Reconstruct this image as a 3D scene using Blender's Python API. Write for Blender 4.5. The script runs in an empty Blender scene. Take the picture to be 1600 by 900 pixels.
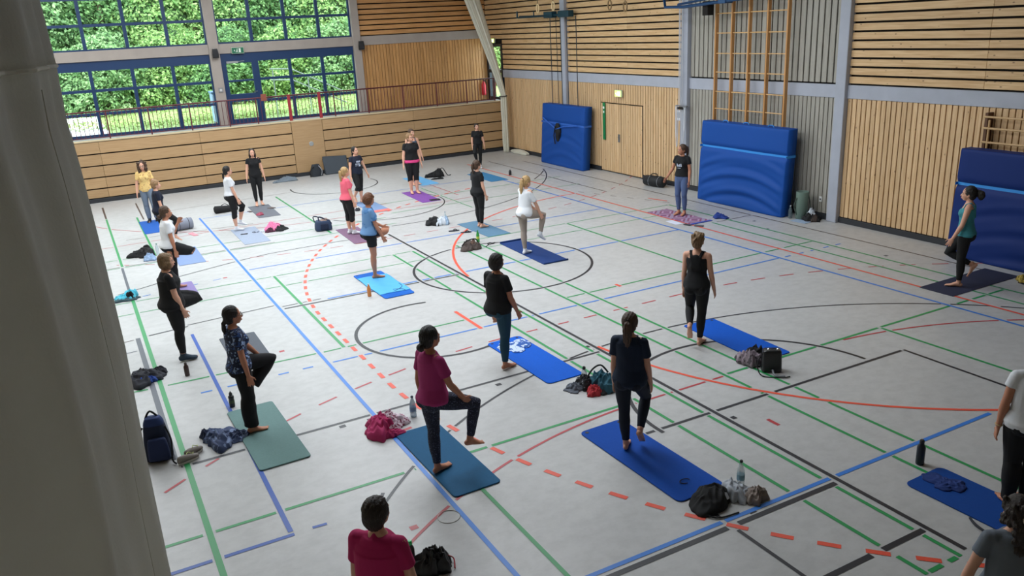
import bpy, math, random
import numpy as np
from mathutils import Vector, Matrix

PI = math.pi
sc = bpy.context.scene
C = sc.collection

# ------------------------------------------------------------------ camera
cam_d = bpy.data.cameras.new('camera')
cam = bpy.data.objects.new('camera', cam_d)
C.objects.link(cam)
cam_d.sensor_width = 36.0
cam_d.lens = 1271.35 / 1600.0 * 36.0
cam_d.clip_start = 0.05
cam_d.clip_end = 300
_R = ((0.87637, -0.47904722, -0.04989366),
      (-0.18921735, -0.24717746, -0.95031579),
      (0.44291355, 0.84226899, -0.30726296))
m = Matrix.Identity(4)
for i in range(3):
    m[i][0] = _R[0][i]
    m[i][1] = -_R[1][i]
    m[i][2] = -_R[2][i]
    m[i][3] = (-12.163, -11.4226, 4.5472)[i]
cam.matrix_world = m
sc.camera = cam

# ------------------------------------------------------------------ view, sky, sun
vs = sc.view_settings
vs.view_transform = 'Standard'
vs.look = 'None'
vs.gamma = 1
vs.use_curve_mapping = False
vs.exposure = 0.47
sc.cycles.use_denoising = True
sc.cycles.max_bounces = 8
sc.cycles.diffuse_bounces = 4
sc.cycles.glossy_bounces = 3
sc.cycles.transmission_bounces = 4
sc.cycles.transparent_max_bounces = 10
sc.cycles.sample_clamp_indirect = 6
sc.cycles.caustics_reflective = False
sc.cycles.caustics_refractive = False

world = bpy.data.worlds.new('sky')
sc.world = world
world.use_nodes = True
bg = world.node_tree.nodes['Background']
bg.inputs[0].default_value = (0.80, 0.90, 1.0, 1)
bg.inputs[1].default_value = 4.2

sun_d = bpy.data.lights.new('sun', 'SUN')
sun_d.energy = 4.6
sun_d.angle = math.radians(6)
sun_d.color = (1.0, 0.97, 0.88)
sun = bpy.data.objects.new('sun', sun_d)
C.objects.link(sun)
# sun high above the wall behind the camera: it lights the hedge outside, the hall roof keeps it out of the hall
sun.rotation_euler = Vector((0.25, 0.62, -0.9)).to_track_quat('-Z', 'Y').to_euler()


def portal(name, loc, sx, sy, direction):
    d = bpy.data.lights.new(name, 'AREA')
    d.shape = 'RECTANGLE'
    d.size = sx
    d.size_y = sy
    d.cycles.is_portal = True
    o = bpy.data.objects.new(name, d)
    C.objects.link(o)
    o.location = loc
    o.rotation_euler = Vector(direction).to_track_quat('-Z', 'Y').to_euler()
    return o

HALL_X0, HALL_X1 = -17.0, 2.55
HALL_Y0, HALL_Y1 = -14.0, 17.6
CEIL = 7.2
# added fill lamps out of view: (x, y, width, length, watts); they stand in for overhead daylight
FILLS = [(-12.6, 8.5, 3.0, 15.0, 600.0), (-7.0, 5.5, 2.4, 18.0, 830.0), (-2.2, 5.5, 1.6, 15.0, 240.0)]
portal('window_portal', (-10.1, 17.75, 4.3), 4.9, 4.9, (0, -1, 0))
portal('window_portal', (-5.0, 17.75, 4.3), 4.6, 4.9, (0, -1, 0))
portal('window_portal', (-15.0, 17.75, 4.3), 4.4, 4.9, (0, -1, 0))
for (x, y, w_, l_, e_) in FILLS:
    d = bpy.data.lights.new('fill_light', 'AREA')
    d.shape = 'RECTANGLE'
    d.size = w_ - .1
    d.size_y = l_ - .1
    d.energy = e_
    d.color = (0.89, 0.945, 1.0)
    o = bpy.data.objects.new('fill_light', d)
    C.objects.link(o)
    o.location = (x, y, CEIL - 0.02)

# ------------------------------------------------------------------ material helpers
MATS = {}


def lin(c):
    if isinstance(c, str):
        c = tuple(int(c[i:i + 2], 16) / 255 for i in (0, 2, 4))
    return tuple((v / 12.92 if v <= 0.04045 else ((v + 0.055) / 1.055) ** 2.4) for v in c) + (1.0,)


def mat(name, col, rough=0.6, metal=0.0, noise=0.0, nscale=20, spec=None, bump=0.0, bscale=60, emit=None, es=1, alpha=None, sheen=0, stretch=(1, 1, 1), rnd=0.0):
    if name in MATS:
        return MATS[name]
    ma = bpy.data.materials.new(name)
    ma.use_nodes = True
    nt = ma.node_tree
    b = nt.nodes['Principled BSDF']
    c = lin(col)
    b.inputs['Base Color'].default_value = c
    b.inputs['Roughness'].default_value = rough
    b.inputs['Metallic'].default_value = metal
    if spec is not None:
        b.inputs['Specular IOR Level'].default_value = spec
    if sheen:
        b.inputs['Sheen Weight'].default_value = sheen
    if emit:
        b.inputs['Emission Color'].default_value = lin(emit)
        b.inputs['Emission Strength'].default_value = es
    if noise or bump:
        tc = nt.nodes.new('ShaderNodeTexCoord')
        mp = nt.nodes.new('ShaderNodeMapping')
        mp.inputs['Scale'].default_value = stretch
        nt.links.new(tc.outputs['Object'], mp.inputs['Vector'])
    if noise:
        n = nt.nodes.new('ShaderNodeTexNoise')
        n.inputs['Scale'].default_value = nscale
        n.inputs['Detail'].default_value = 4
        nt.links.new(mp.outputs[0], n.inputs['Vector'])
        r = nt.nodes.new('ShaderNodeMapRange')
        r.inputs['From Min'].default_value = 0.3
        r.inputs['From Max'].default_value = 0.7
        r.inputs['To Min'].default_value = 1 - noise
        r.inputs['To Max'].default_value = 1 + noise
        nt.links.new(n.outputs['Fac'], r.inputs['Value'])
        mx = nt.nodes.new('ShaderNodeVectorMath')
        mx.operation = 'SCALE'
        mx.inputs[0].default_value = c[:3]
        nt.links.new(r.outputs[0], mx.inputs['Scale'])
        nt.links.new(mx.outputs[0], b.inputs['Base Color'])
    if bump:
        n2 = nt.nodes.new('ShaderNodeTexNoise')
        n2.inputs['Scale'].default_value = bscale
        n2.inputs['Detail'].default_value = 3
        nt.links.new(mp.outputs[0], n2.inputs['Vector'])
        bp = nt.nodes.new('ShaderNodeBump')
        bp.inputs['Strength'].default_value = bump
        bp.inputs['Distance'].default_value = 0.02
        nt.links.new(n2.outputs['Fac'], bp.inputs['Height'])
        nt.links.new(bp.outputs[0], b.inputs['Normal'])
    MATS[name] = ma
    return ma


def wood_mat(name, base, dark, along='Z', knots=True, rough=0.5, var=0.12, knot_amt=1.0):
    """board wood: long grain plus round dark knots; each board differs by its object random"""
    ma = bpy.data.materials.new(name)
    ma.use_nodes = True
    nt = ma.node_tree
    N, L = nt.nodes, nt.links
    b = N['Principled BSDF']
    b.inputs['Roughness'].default_value = rough
    tc = N.new('ShaderNodeTexCoord')
    oi = N.new('ShaderNodeObjectInfo')
    add = N.new('ShaderNodeVectorMath')
    add.operation = 'ADD'
    comb = N.new('ShaderNodeCombineXYZ')
    mul = N.new('ShaderNodeMath')
    mul.operation = 'MULTIPLY'
    mul.inputs[1].default_value = 37.0
    L.new(oi.outputs['Random'], mul.inputs[0])
    for k in range(3):
        L.new(mul.outputs[0], comb.inputs[k])
    L.new(tc.outputs['Object'], add.inputs[0])
    L.new(comb.outputs[0], add.inputs[1])
    mp = N.new('ShaderNodeMapping')
    s = {'X': (1.2, 22, 22), 'Y': (22, 1.2, 22), 'Z': (22, 22, 1.2)}[along]
    mp.inputs['Scale'].default_value = s
    L.new(add.outputs[0], mp.inputs['Vector'])
    n = N.new('ShaderNodeTexNoise')
    n.inputs['Scale'].default_value = 1.6
    n.inputs['Detail'].default_value = 5
    L.new(mp.outputs[0], n.inputs['Vector'])
    cr = N.new('ShaderNodeValToRGB')
    cr.color_ramp.elements[0].position = 0.3
    cr.color_ramp.elements[0].color = lin(dark)
    cr.color_ramp.elements[1].position = 0.62
    cr.color_ramp.elements[1].color = lin(base)
    L.new(n.outputs['Fac'], cr.inputs[0])
    out = cr.outputs[0]
    if knots:
        mp2 = N.new('ShaderNodeMapping')
        s2 = {'X': (4.5, 3, 8), 'Y': (3, 4.5, 8), 'Z': (3, 8, 4.5)}[along]
        mp2.inputs['Scale'].default_value = s2
        L.new(add.outputs[0], mp2.inputs['Vector'])
        v = N.new('ShaderNodeTexVoronoi')
        v.inputs['Scale'].default_value = 1.0
        L.new(mp2.outputs[0], v.inputs['Vector'])
        kr = N.new('ShaderNodeMapRange')
        kr.inputs['From Min'].default_value = 0.05
        kr.inputs['From Max'].default_value = 0.13
        kr.inputs['To Min'].default_value = 0.75 * knot_amt
        kr.inputs['To Max'].default_value = 0.0
        L.new(v.outputs['Distance'], kr.inputs['Value'])
        mk = N.new('ShaderNodeMix')
        mk.data_type = 'RGBA'
        L.new(kr.outputs[0], mk.inputs['Factor'])
        L.new(out, mk.inputs['A'])
        mk.inputs['B'].default_value = lin('5e3a1e')
        out = mk.outputs['Result']
    hv = N.new('ShaderNodeMapRange')
    hv.inputs['To Min'].default_value = 1 - var
    hv.inputs['To Max'].default_value = 1 + var * 0.6
    L.new(oi.outputs['Random'], hv.inputs['Value'])
    sc2 = N.new('ShaderNodeVectorMath')
    sc2.operation = 'SCALE'
    L.new(out, sc2.inputs[0])
    L.new(hv.outputs[0], sc2.inputs['Scale'])
    L.new(sc2.outputs[0], b.inputs['Base Color'])
    MATS[name] = ma
    return ma


# ------------------------------------------------------------------ mesh helpers
class MB:
    def __init__(self):
        self.v = []
        self.f = []
        self.mi = []
        self.cur = 0

    def add(self, vs_, fs):
        o = len(self.v)
        self.v.extend([tuple(p) for p in vs_])
        self.f.extend([tuple(i + o for i in q) for q in fs])
        self.mi.extend([self.cur] * len(fs))
        return self

    def box(self, x0, x1, y0, y1, z0, z1):
        return self.add([(x0, y0, z0), (x1, y0, z0), (x1, y1, z0), (x0, y1, z0), (x0, y0, z1), (x1, y0, z1), (x1, y1, z1), (x0, y1, z1)],
                        [(0, 3, 2, 1), (4, 5, 6, 7), (0, 1, 5, 4), (1, 2, 6, 5), (2, 3, 7, 6), (3, 0, 4, 7)])

    def bbox(self, x0, x1, y0, y1, z0, z1, b=0.004):
        """box with chamfered edges along every side (24 verts)"""
        X, Y, Z = (x0, x1), (y0, y1), (z0, z1)
        vs_, idx = [], {}
        for i in (0, 1):
            for j in (0, 1):
                for k in (0, 1):
                    s = (1 if i == 0 else -1, 1 if j == 0 else -1, 1 if k == 0 else -1)
                    for ax in range(3):
                        p = [X[i], Y[j], Z[k]]
                        for a in range(3):
                            if a != ax:
                                p[a] += s[a] * b
                        idx[(i, j, k, ax)] = len(vs_)
                        vs_.append(tuple(p))
        fs = []
        for ax in range(3):
            o1, o2 = [a for a in range(3) if a != ax]
            for e in (0, 1):
                q = []
                for (u, w) in ((0, 0), (1, 0), (1, 1), (0, 1)):
                    key = [0, 0, 0]
                    key[ax] = e
                    key[o1] = u
                    key[o2] = w
                    q.append(idx[tuple(key) + (ax,)])
                fs.append(tuple(q))
        for ax in range(3):
            o1, o2 = [a for a in range(3) if a != ax]
            for u in (0, 1):
                for w in (0, 1):
                    k0 = [0, 0, 0]
                    k0[o1] = u
                    k0[o2] = w
                    k1 = list(k0)
                    k1[ax] = 1
                    fs.append((idx[tuple(k0) + (o1,)], idx[tuple(k1) + (o1,)], idx[tuple(k1) + (o2,)], idx[tuple(k0) + (o2,)]))
        for i in (0, 1):
            for j in (0, 1):
                for k in (0, 1):
                    fs.append(tuple(idx[(i, j, k, a)] for a in range(3)))
        return self.add(vs_, fs)

    def tube(self, pts, r, n=8, cap=True, closed=False):
        pts = [Vector(p) for p in pts]
        m_ = len(pts)
        rs = r if isinstance(r, (list, tuple)) else [r] * m_
        up = None
        vs_ = []
        for i, p in enumerate(pts):
            a = pts[(i - 1) % m_] if (closed or i > 0) else p
            b = pts[(i + 1) % m_] if (closed or i < m_ - 1) else p
            t = (b - a)
            if t.length < 1e-9:
                t = Vector((0, 0, 1))
            t.normalize()
            if up is None:
                up = t.orthogonal().normalized()
            up = (up - t * up.dot(t))
            if up.length < 1e-6:
                up = t.orthogonal()
            up.normalize()
            w = t.cross(up)
            for k in range(n):
                an = 2 * PI * k / n
                vs_.append(p + (up * math.cos(an) + w * math.sin(an)) * rs[i])
        fs = []
        segs = m_ if closed else m_ - 1
        for i in range(segs):
            j = (i + 1) % m_
            for k in range(n):
                k2 = (k + 1) % n
                fs.append((i * n + k, i * n + k2, j * n + k2, j * n + k))
        if cap and not closed:
            fs.append(tuple(range(n - 1, -1, -1)))
            fs.append(tuple((m_ - 1) * n + k for k in range(n)))
        return self.add(vs_, fs)

    def rings(self, rings, cap=True):
        n = len(rings[0])
        vs_ = [p for r in rings for p in r]
        fs = []
        for i in range(len(rings) - 1):
            for k in range(n):
                k2 = (k + 1) % n
                fs.append((i * n + k, i * n + k2, (i + 1) * n + k2, (i + 1) * n + k))
        if cap:
            c0 = len(vs_)
            vs_.append(tuple(np.mean(np.array(rings[0]), 0)))
            vs_.append(tuple(np.mean(np.array(rings[-1]), 0)))
            m_ = len(rings) - 1
            for k in range(n):
                k2 = (k + 1) % n
                fs.append((c0, k2, k))
                fs.append((c0 + 1, m_ * n + k, m_ * n + k2))
        return self.add(vs_, fs)

    def lathe(self, prof, n=16, c=(0, 0, 0)):
        rg = []
        for (r, z) in prof:
            rg.append([(c[0] + r * math.cos(2 * PI * k / n), c[1] + r * math.sin(2 * PI * k / n), c[2] + z) for k in range(n)])
        return self.rings(rg)

    def sph(self, c, r, n=12, m_=8, rot=None):
        if not isinstance(r, (tuple, list)):
            r = (r, r, r)
        rg = []
        for i in range(m_ + 1):
            th = PI * (0.02 + 0.96 * i / m_)
            ring = []
            for k in range(n):
                ph = 2 * PI * k / n
                p = Vector((r[0] * math.sin(th) * math.cos(ph), r[1] * math.sin(th) * math.sin(ph), -r[2] * math.cos(th)))
                if rot is not None:
                    p = rot @ p
                ring.append((c[0] + p[0], c[1] + p[1], c[2] + p[2]))
            rg.append(ring)
        return self.rings(rg)

    def obj(self, name, material=None, parent=None, smooth=False, loc=None, rot=None, label=None, kind=None):
        me = bpy.data.meshes.new(name)
        me.from_pydata(self.v, [], self.f)
        mats = material if isinstance(material, (list, tuple)) else [material]
        for q in mats:
            if q:
                me.materials.append(q)
        if len(mats) > 1:
            me.polygons.foreach_set('material_index', self.mi)
        if smooth:
            me.polygons.foreach_set('use_smooth', [True] * len(me.polygons))
        me.update()
        return link(name, me, parent, loc, rot, label, kind)


def link(name, me, parent=None, loc=None, rot=None, label=None, kind=None):
    o = bpy.data.objects.new(name, me)
    C.objects.link(o)
    if parent:
        o.parent = parent
    if loc:
        o.location = loc
    if rot:
        o.rotation_euler = rot
    if label:
        o['label'] = label
    if kind:
        o['kind'] = kind
    return o


def thing(name, label, cat, loc=(0, 0, 0), rotz=0, group=None):
    o = link(name, None, None, loc, (0, 0, rotz), label)
    o['category'] = cat
    if group:
        o['group'] = group
    return o


def tag(o, label, cat, group=None):
    o['label'] = label
    o['category'] = cat
    if group:
        o['group'] = group
    return o


def struct(name, loc=(0, 0, 0), label=None):
    return link(name, None, None, loc, None, label, 'structure')


def superpose(fn, n):
    return [fn(i / (n - 1)) for i in range(n)]
# ================================================================== FLOOR
def floor_material():
    ma = bpy.data.materials.new('linoleum')
    ma.use_nodes = True
    nt = ma.node_tree
    N, L = nt.nodes, nt.links
    b = N['Principled BSDF']
    tc = N.new('ShaderNodeTexCoord')
    mp = N.new('ShaderNodeMapping')
    mp.inputs['Scale'].default_value = (0.8, 1.0, 1)
    L.new(tc.outputs['Object'], mp.inputs['Vector'])
    n1 = N.new('ShaderNodeTexNoise')
    n1.inputs['Scale'].default_value = 7
    n1.inputs['Detail'].default_value = 6
    n1.inputs['Roughness'].default_value = 0.65
    L.new(mp.outputs[0], n1.inputs['Vector'])
    cr = N.new('ShaderNodeValToRGB')
    e = cr.color_ramp.elements
    e[0].position = 0.33
    e[0].color = lin('b0b0af')
    e[1].position = 0.6
    e[1].color = lin('bbbbba')
    L.new(n1.outputs['Fac'], cr.inputs[0])
    n2 = N.new('ShaderNodeTexNoise')
    n2.inputs['Scale'].default_value = 0.6
    n2.inputs['Detail'].default_value = 3
    L.new(tc.outputs['Object'], n2.inputs['Vector'])
    r = N.new('ShaderNodeMapRange')
    r.inputs['From Min'].default_value = 0.3
    r.inputs['From Max'].default_value = 0.7
    r.inputs['To Min'].default_value = 0.95
    r.inputs['To Max'].default_value = 1.05
    L.new(n2.outputs['Fac'], r.inputs['Value'])
    s = N.new('ShaderNodeVectorMath')
    s.operation = 'SCALE'
    L.new(cr.outputs[0], s.inputs[0])
    L.new(r.outputs[0], s.inputs['Scale'])
    L.new(s.outputs[0], b.inputs['Base Color'])
    b.inputs['Roughness'].default_value = 0.42
    b.inputs['Specular IOR Level'].default_value = 0.5
    MATS['linoleum'] = ma
    return ma


floor = struct('floor')
MB().box(HALL_X0, HALL_X1 + 0.3, HALL_Y0, 16.45, -0.12, 0.0).obj('floor_covering', floor_material(), floor)

# court markings: thin painted strips, each interrupted with a small gap where a more important line crosses
LC = {
    'red': mat('paint_red', 'e2543c', 0.45), 'darkred': mat('paint_dark_red', 'b2393f', 0.45),
    'blue': mat('paint_blue', '2f78d0', 0.45), 'navy': mat('paint_navy', '2350a8', 0.45),
    'green': mat('paint_green', '25914f', 0.45), 'black': mat('paint_black', '25262c', 0.45),
    'grey': mat('paint_grey', '4e525c', 0.45), 'brown': mat('paint_brown', '50403a', 0.45),
}
LINES = []          # (priority, colour, width, [points])


def seg(pri, col, w, *pts):
    LINES.append((pri, col, w, [np.array(p, float) for p in pts]))


def arc(pri, col, w, cx, cy, r, a0, a1, dash=None):
    n = max(8, int(abs(a1 - a0) * r / 6))
    P = [(cx + r * math.cos(math.radians(a0 + (a1 - a0) * i / n)), cy + r * math.sin(math.radians(a0 + (a1 - a0) * i / n))) for i in range(n + 1)]
    seg(pri, col, w, *P)


def dashed(pri, col, w, pts, on, off, start=0.0):
    P = [np.array(p, float) for p in pts]
    d = [0]
    for a, b in zip(P, P[1:]):
        d.append(d[-1] + float(np.linalg.norm(b - a)))
    X = np.array([p[0] for p in P])
    Y = np.array([p[1] for p in P])
    t = start
    while t + on < d[-1]:
        tt = np.linspace(t, t + on, 4)
        seg(pri, col, w, *list(zip(np.interp(tt, d, X), np.interp(tt, d, Y))))
        t += on + off


def apts(cx, cy, r, a0, a1, n=60):
    return [(cx + r * math.cos(math.radians(a0 + (a1 - a0) * i / n)), cy + r * math.sin(math.radians(a0 + (a1 - a0) * i / n))) for i in range(n + 1)]


# handball court (red), goal line x=0
seg(9, 'red', .05, (-.15, 14.3), (-.05, 3.5), (0.02, 0), (0, -9.9))
seg(9, 'red', .05, *(apts(0, 1.5, 5.975, 91, 180) + apts(0, -1.5, 5.975, 180, 268)))
dashed(9, 'red', .06, apts(0, 1.5, 8.975, 100, 180, 90) + apts(0, -1.5, 8.975, 180, 250, 90), .2, .2, .05)
seg(9, 'red', .06, (-7, .5), (-7, -.5))
seg(9, 'red', .06, (-4, .08), (-4, -.08))
# volleyball (blue)
seg(8, 'blue', .05, (-9.47, 11.6), (-9.47, -6.45), (-9.47, -9))
seg(8, 'blue', .05, (-.62, 11.0), (-.6, 6), (-.5, 2), (-.47, -6.5))
seg(8, 'blue', .05, (-9.4, -6.45), (-3.42, -6.5))
seg(7, 'blue', .04, (-9.4, -.44), (-.5, -.49))
seg(7, 'blue', .04, (-9.4, 5.46), (-.66, 5.39))
seg(7, 'blue', .05, (-8.6, 2.54), (-.55, 2.47))
seg(7, 'blue', .03, (-9.4, 11.5), (-.7, 11.5))
dashed(6, 'blue', .04, [(-11.24, -.43), (-9.5, -.43)], .15, .2)
dashed(6, 'blue', .04, [(-.4, -.5), (1.2, -.5)], .15, .2)
dashed(6, 'blue', .03, [(-11.5, 4.9), (-9.8, 5.2)], .15, .3)
seg(6, 'navy', .04, (-10.8, -4.41), (-10.66, -4.42))
# neighbouring court (darker blue)
seg(8, 'navy', .05, (-11.0, 2.1), (-11.0, -4.38))
seg(8, 'navy', .05, (-12.6, -4.42), (-10.98, -4.42))
# green, badminton
seg(8, 'brown', .05, (-11.67, 15.3), (-11.67, 13.4))
seg(8, 'brown', .04, (-10.76, 15.3), (-10.78, 12.56))
seg(8, 'green', .05, (-11.67, 13.3), (-11.67, 7.5))
seg(8, 'grey', .05, (-11.68, 7.4), (-11.69, 5.2))
seg(8, 'green', .06, (-11.68, 5.1), (-11.69, -9))
seg(8, 'green', .05, (-10.92, 13.0), (-10.94, 8.05))
seg(8, 'grey', .07, (-11.79, 2.45), (-11.79, -2.2))
seg(5, 'grey', .03, (-12.3, 1.8), (-11.85, 1.83))
seg(7, 'green', .05, (-9.08, 4.64), (-9.08, .04))
seg(7, 'green', .05, (-7.05, 13.2), (-7.05, 7.5))
for (x, y0, y1) in ((-6.55, 4.64, -7.94), (-6.1, 4.64, -7.94), (-5.14, 4.62, -8.6), (-4.68, 4.62, -8.6), (.43, 2.5, -6), (.9, 4.62, -6)):
    seg(7, 'green', .045, (x, y0), (x, y1))
seg(7, 'green', .05, (-2.17, 4.6), (-2.17, 0))
seg(7, 'green', .05, (-2.13, -4.03), (-2.1, -8))
seg(7, 'green', .04, (-12.5, .2), (-11.75, .12))
seg(6, 'green', .04, (-11.6, .12), (-9.5, .04))
seg(6, 'green', .04, (-9.4, .03), (-6.56, .03))
seg(6, 'green', .04, (-5.14, -.02), (.9, -.02))
seg(6, 'green', .045, (-12.5, -3.95), (-6.6, -3.94))
seg(6, 'green', .045, (-5.1, -3.97), (.9, -4.02))
for y in (4.64, 3.87):
    seg(5, 'green', .03, (-12.2, y), (-6.1, y))
    seg(5, 'green', .03, (-5.2, y), (.9, y - .02))
for y in (7.42, 8.2):
    seg(5, 'green', .03, (-12.2, y), (-5.4, y))
seg(6, 'green', .045, (-6.55, -7.93), (-6.1, -7.93))
seg(6, 'green', .03, (-5.1, 8.6), (.8, 8.6))
seg(6, 'green', .03, (-5.1, 9.9), (1.0, 10.0))
seg(5, 'green', .03, (-3.12, 11.3), (-3.12, 7.8))
# basketball (black)
seg(9, 'black', .05, (-5.98, 6.45), (-5.98, -7.9))
seg(4, 'black', .035, *[(-11.9, 5.3), (-11.41, 5.52), (-10.63, 5.92), (-9.52, 6.33), (-8.75, 6.52), (-7.5, 6.57), (-6.0, 6.5)])
arc(8, 'black', .05, -5.03, 2.48, 1.775, 0, 360)
arc(8, 'black', .05, -5.03, -4.69, 1.775, 1, 183)
arc(8, 'black', .055, -7.55, .02, 1.28, 75, 284)
arc(8, 'black', .035, -5.03, 9.73, 1.8, -150, 20)
arc(7, 'black', .04, -5.07, 13.75, 1.35, 165, 375)
arc(6, 'black', .035, -5.03, -8.92, 6.76, 25, 138)
arc(6, 'black', .035, -5.03, 13.92, 6.76, -95, -20)
seg(5, 'black', .035, (1.35, 11.53), (.77, 10.8), (.17, 10.17))
for x, y0, y1 in ((1.62, 13.5, -9), (.7, 14.3, 7.07)):
    seg(5, 'brown', .035, (x, y0), (x, y1))
seg(7, 'black', .04, (-11.68, 2.46), (-11.0, 2.55))
seg(6, 'black', .03, (-11.0, 2.62), (-9.5, 2.75))
seg(7, 'black', .05, (-9.4, 2.46), (-6.0, 2.42))
seg(6, 'black', .03, (-9.4, 2.6), (-8.7, 2.62))
seg(5, 'brown', .03, (.55, 2.47), (1.6, 2.47))
seg(5, 'brown', .03, (-12.2, 7.5), (-8.4, 7.5))
seg(5, 'brown', .03, (-12.2, 2.35), (-11.7, 2.42))
seg(7, 'black', .045, (-11.75, -2.42), (-6.0, -2.36))
seg(7, 'black', .045, (-6.98, -4.69), (-2.58, -4.74))
seg(7, 'black', .045, (-2.58, -4.74), (-2.6, -8))
seg(8, 'black', .06, (-9.4, -6.55), (-6.05, -6.57))
seg(7, 'black', .06, (-8.6, -7.53), (-6.03, -7.53))
seg(7, 'black', .04, (-7.42, -5.9), (-7.42, -8.5))
seg(7, 'green', .045, (-9.1, -4.0), (-9.1, -8.6))
seg(6, 'black', .04, (-10.0, -4.2), (-10.6, -5.2))
# small hall handball (dark red)
seg(5, 'darkred', .035, *(apts(-3.53, -10, 6, 10, 90) + apts(-6.53, -10, 6, 90, 165)))
dashed(5, 'darkred', .035, apts(-3.53, -10, 8.95, 40, 90, 50) + apts(-6.53, -10, 8.95, 90, 128, 50), .29, .29, .14)
seg(4, 'darkred', .03, *(apts(-3.53, 15, 6, -80, -90) + apts(-6.53, 15, 6, -90, -160)))
dashed(4, 'darkred', .03, apts(-3.53, 15, 8.95, -20, -90, 50) + apts(-6.53, 15, 8.95, -90, -126, 50), .29, .29, .1)
seg(4, 'darkred', .03, (-2.69, 11.64), (-2.69, 9.56))
seg(5, 'darkred', .05, (-5.6, -5.2), (-5.6, -5.38))
seg(8, 'darkred', .05, (-9.45, -3.05), (-9.2, -3.0))
seg(3, 'darkred', .03, (-12.3, 9.6), (-4.0, 9.9))
seg(3, 'brown', .03, (-11.4, 10.2), (-8.4, 9.9))
seg(3, 'brown', .025, (-10.5, 13.3), (-6.5, 13.6))
seg(5, 'red', .06, (1.0, 5.6), (1.15, 5.0))
dashed(3, 'brown', .03, [(.1, 7.6), (1.4, 3.9)], .2, .35)
# square reference marks
for (x, y, c_) in ((-9.9, -2.5, 'black'), (-7.76, -2.52, 'black'), (-9.55, -2.52, 'black'), (-9.96, -4.95, 'darkred'), (-9.93, 5.18, 'darkred'),
                   (-11.05, -2.15, 'darkred'), (-5.9, -4.95, 'black'), (1.25, 2.0, 'grey'), (.95, 1.3, 'grey'), (-6.07, -2.1, 'black'), (1.1, -1.6, 'grey'), (-7.1, -6.48, 'black'), (-9.93, .45, 'darkred')):
    seg(3, c_, .07, (x - .04, y), (x + .04, y))

_samples = []
for (pri, col, w, P) in LINES:
    P = np.array(P)
    d = np.r_[0, np.cumsum(np.linalg.norm(np.diff(P, axis=0), axis=1))]
    n = max(2, int(d[-1] / 0.015) + 1)
    t = np.linspace(0, d[-1], n)
    # keep original corner points too
    t = np.unique(np.r_[t, d])
    S = np.c_[np.interp(t, d, P[:, 0]), np.interp(t, d, P[:, 1])]
    _samples.append(S)
for i, (pri, col, w, P) in enumerate(LINES):
    S = _samples[i]
    keep = np.ones(len(S), bool)
    lo, hi = S.min(0) - .15, S.max(0) + .15
    for j, (p2, c2, w2, P2) in enumerate(LINES):
        if j == i or (p2, j) <= (pri, i):
            continue
        T = np.array(P2)
        if (T.max(0) < lo).any() or (T.min(0) > hi).any():
            continue
        lim = w2 / 2 + .018
        for a, b in zip(T, T[1:]):
            ab = b - a
            u = np.clip(((S - a) @ ab) / max(ab @ ab, 1e-9), 0, 1)
            dd = np.linalg.norm(S - (a + u[:, None] * ab), axis=1)
            hit = dd < lim
            if hit.mean() < 0.5:
                keep &= ~hit
    # runs
    mb = MB()
    k = 0
    z = 0.0015 + 0.0002 * pri
    Tn = np.gradient(S, axis=0)
    Tn /= np.maximum(np.linalg.norm(Tn, axis=1, keepdims=True), 1e-9)
    Nn = np.c_[-Tn[:, 1], Tn[:, 0]] * w / 2
    while k < len(S):
        if not keep[k]:
            k += 1
            continue
        e = k
        while e + 1 < len(S) and keep[e + 1]:
            e += 1
        if e > k:
            # thin out the straight stretches
            ids = [k]
            for q in range(k + 1, e):
                if abs(Tn[q][0] * Tn[ids[-1]][1] - Tn[q][1] * Tn[ids[-1]][0]) > 0.03:
                    ids.append(q)
            ids.append(e)
            vs_, fs = [], []
            for q in ids:
                a, b = S[q] + Nn[q], S[q] - Nn[q]
                vs_ += [(a[0], a[1], z), (b[0], b[1], z)]
            for q in range(len(ids) - 1):
                fs.append((2 * q, 2 * q + 1, 2 * q + 3, 2 * q + 2))
            mb.add(vs_, fs)
        k = e + 1
    if mb.v:
        mb.obj('court_line', LC[col], floor)

# floor socket ring
mb = MB()
mb.tube([(-9.6 + .11 * math.cos(a * PI / 12), -4.97 + .11 * math.sin(a * PI / 12), .002) for a in range(24)], .004, 6, closed=True)
mb.obj('socket_ring', mat('ring_metal', '9a9a94', .4, .6), floor)

# ================================================================== RIGHT WALL  (x = 2.55)
W_PINE = wood_mat('pine_boards', 'dcbb90', 'c9a274', 'Z', var=.1)
W_PINEH = wood_mat('pine_slats', 'dcba8c', 'c8a070', 'Y', var=.08)
W_PINEX = wood_mat('pine_slats_back', 'cf9c66', 'b58048', 'X', var=.1, knot_amt=.6)
W_PINEV = wood_mat('pine_boards_back', 'cc9a62', 'b07e46', 'Z', var=.12, knot_amt=.6)
W_GREY = wood_mat('grey_boards', 'aaa69c', '98948a', 'Z', knots=False, var=.08)
W_PLY = wood_mat('birch_panel', 'b89870', 'ac8a62', 'X', knots=False, var=.08, rough=.4)
W_BEECH = wood_mat('beech_ladder', 'cf9a60', 'bd8448', 'Z', knots=False, var=.05, rough=.4)
M_DARK = mat('void_dark', '17130f', .9)
M_CONC = mat('glazed_beam', 'abb0bc', .7, noise=.05, nscale=3, bump=.1, bscale=12)
M_SKIRT = mat('skirting_dark', '2a2c31', .6)

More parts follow.
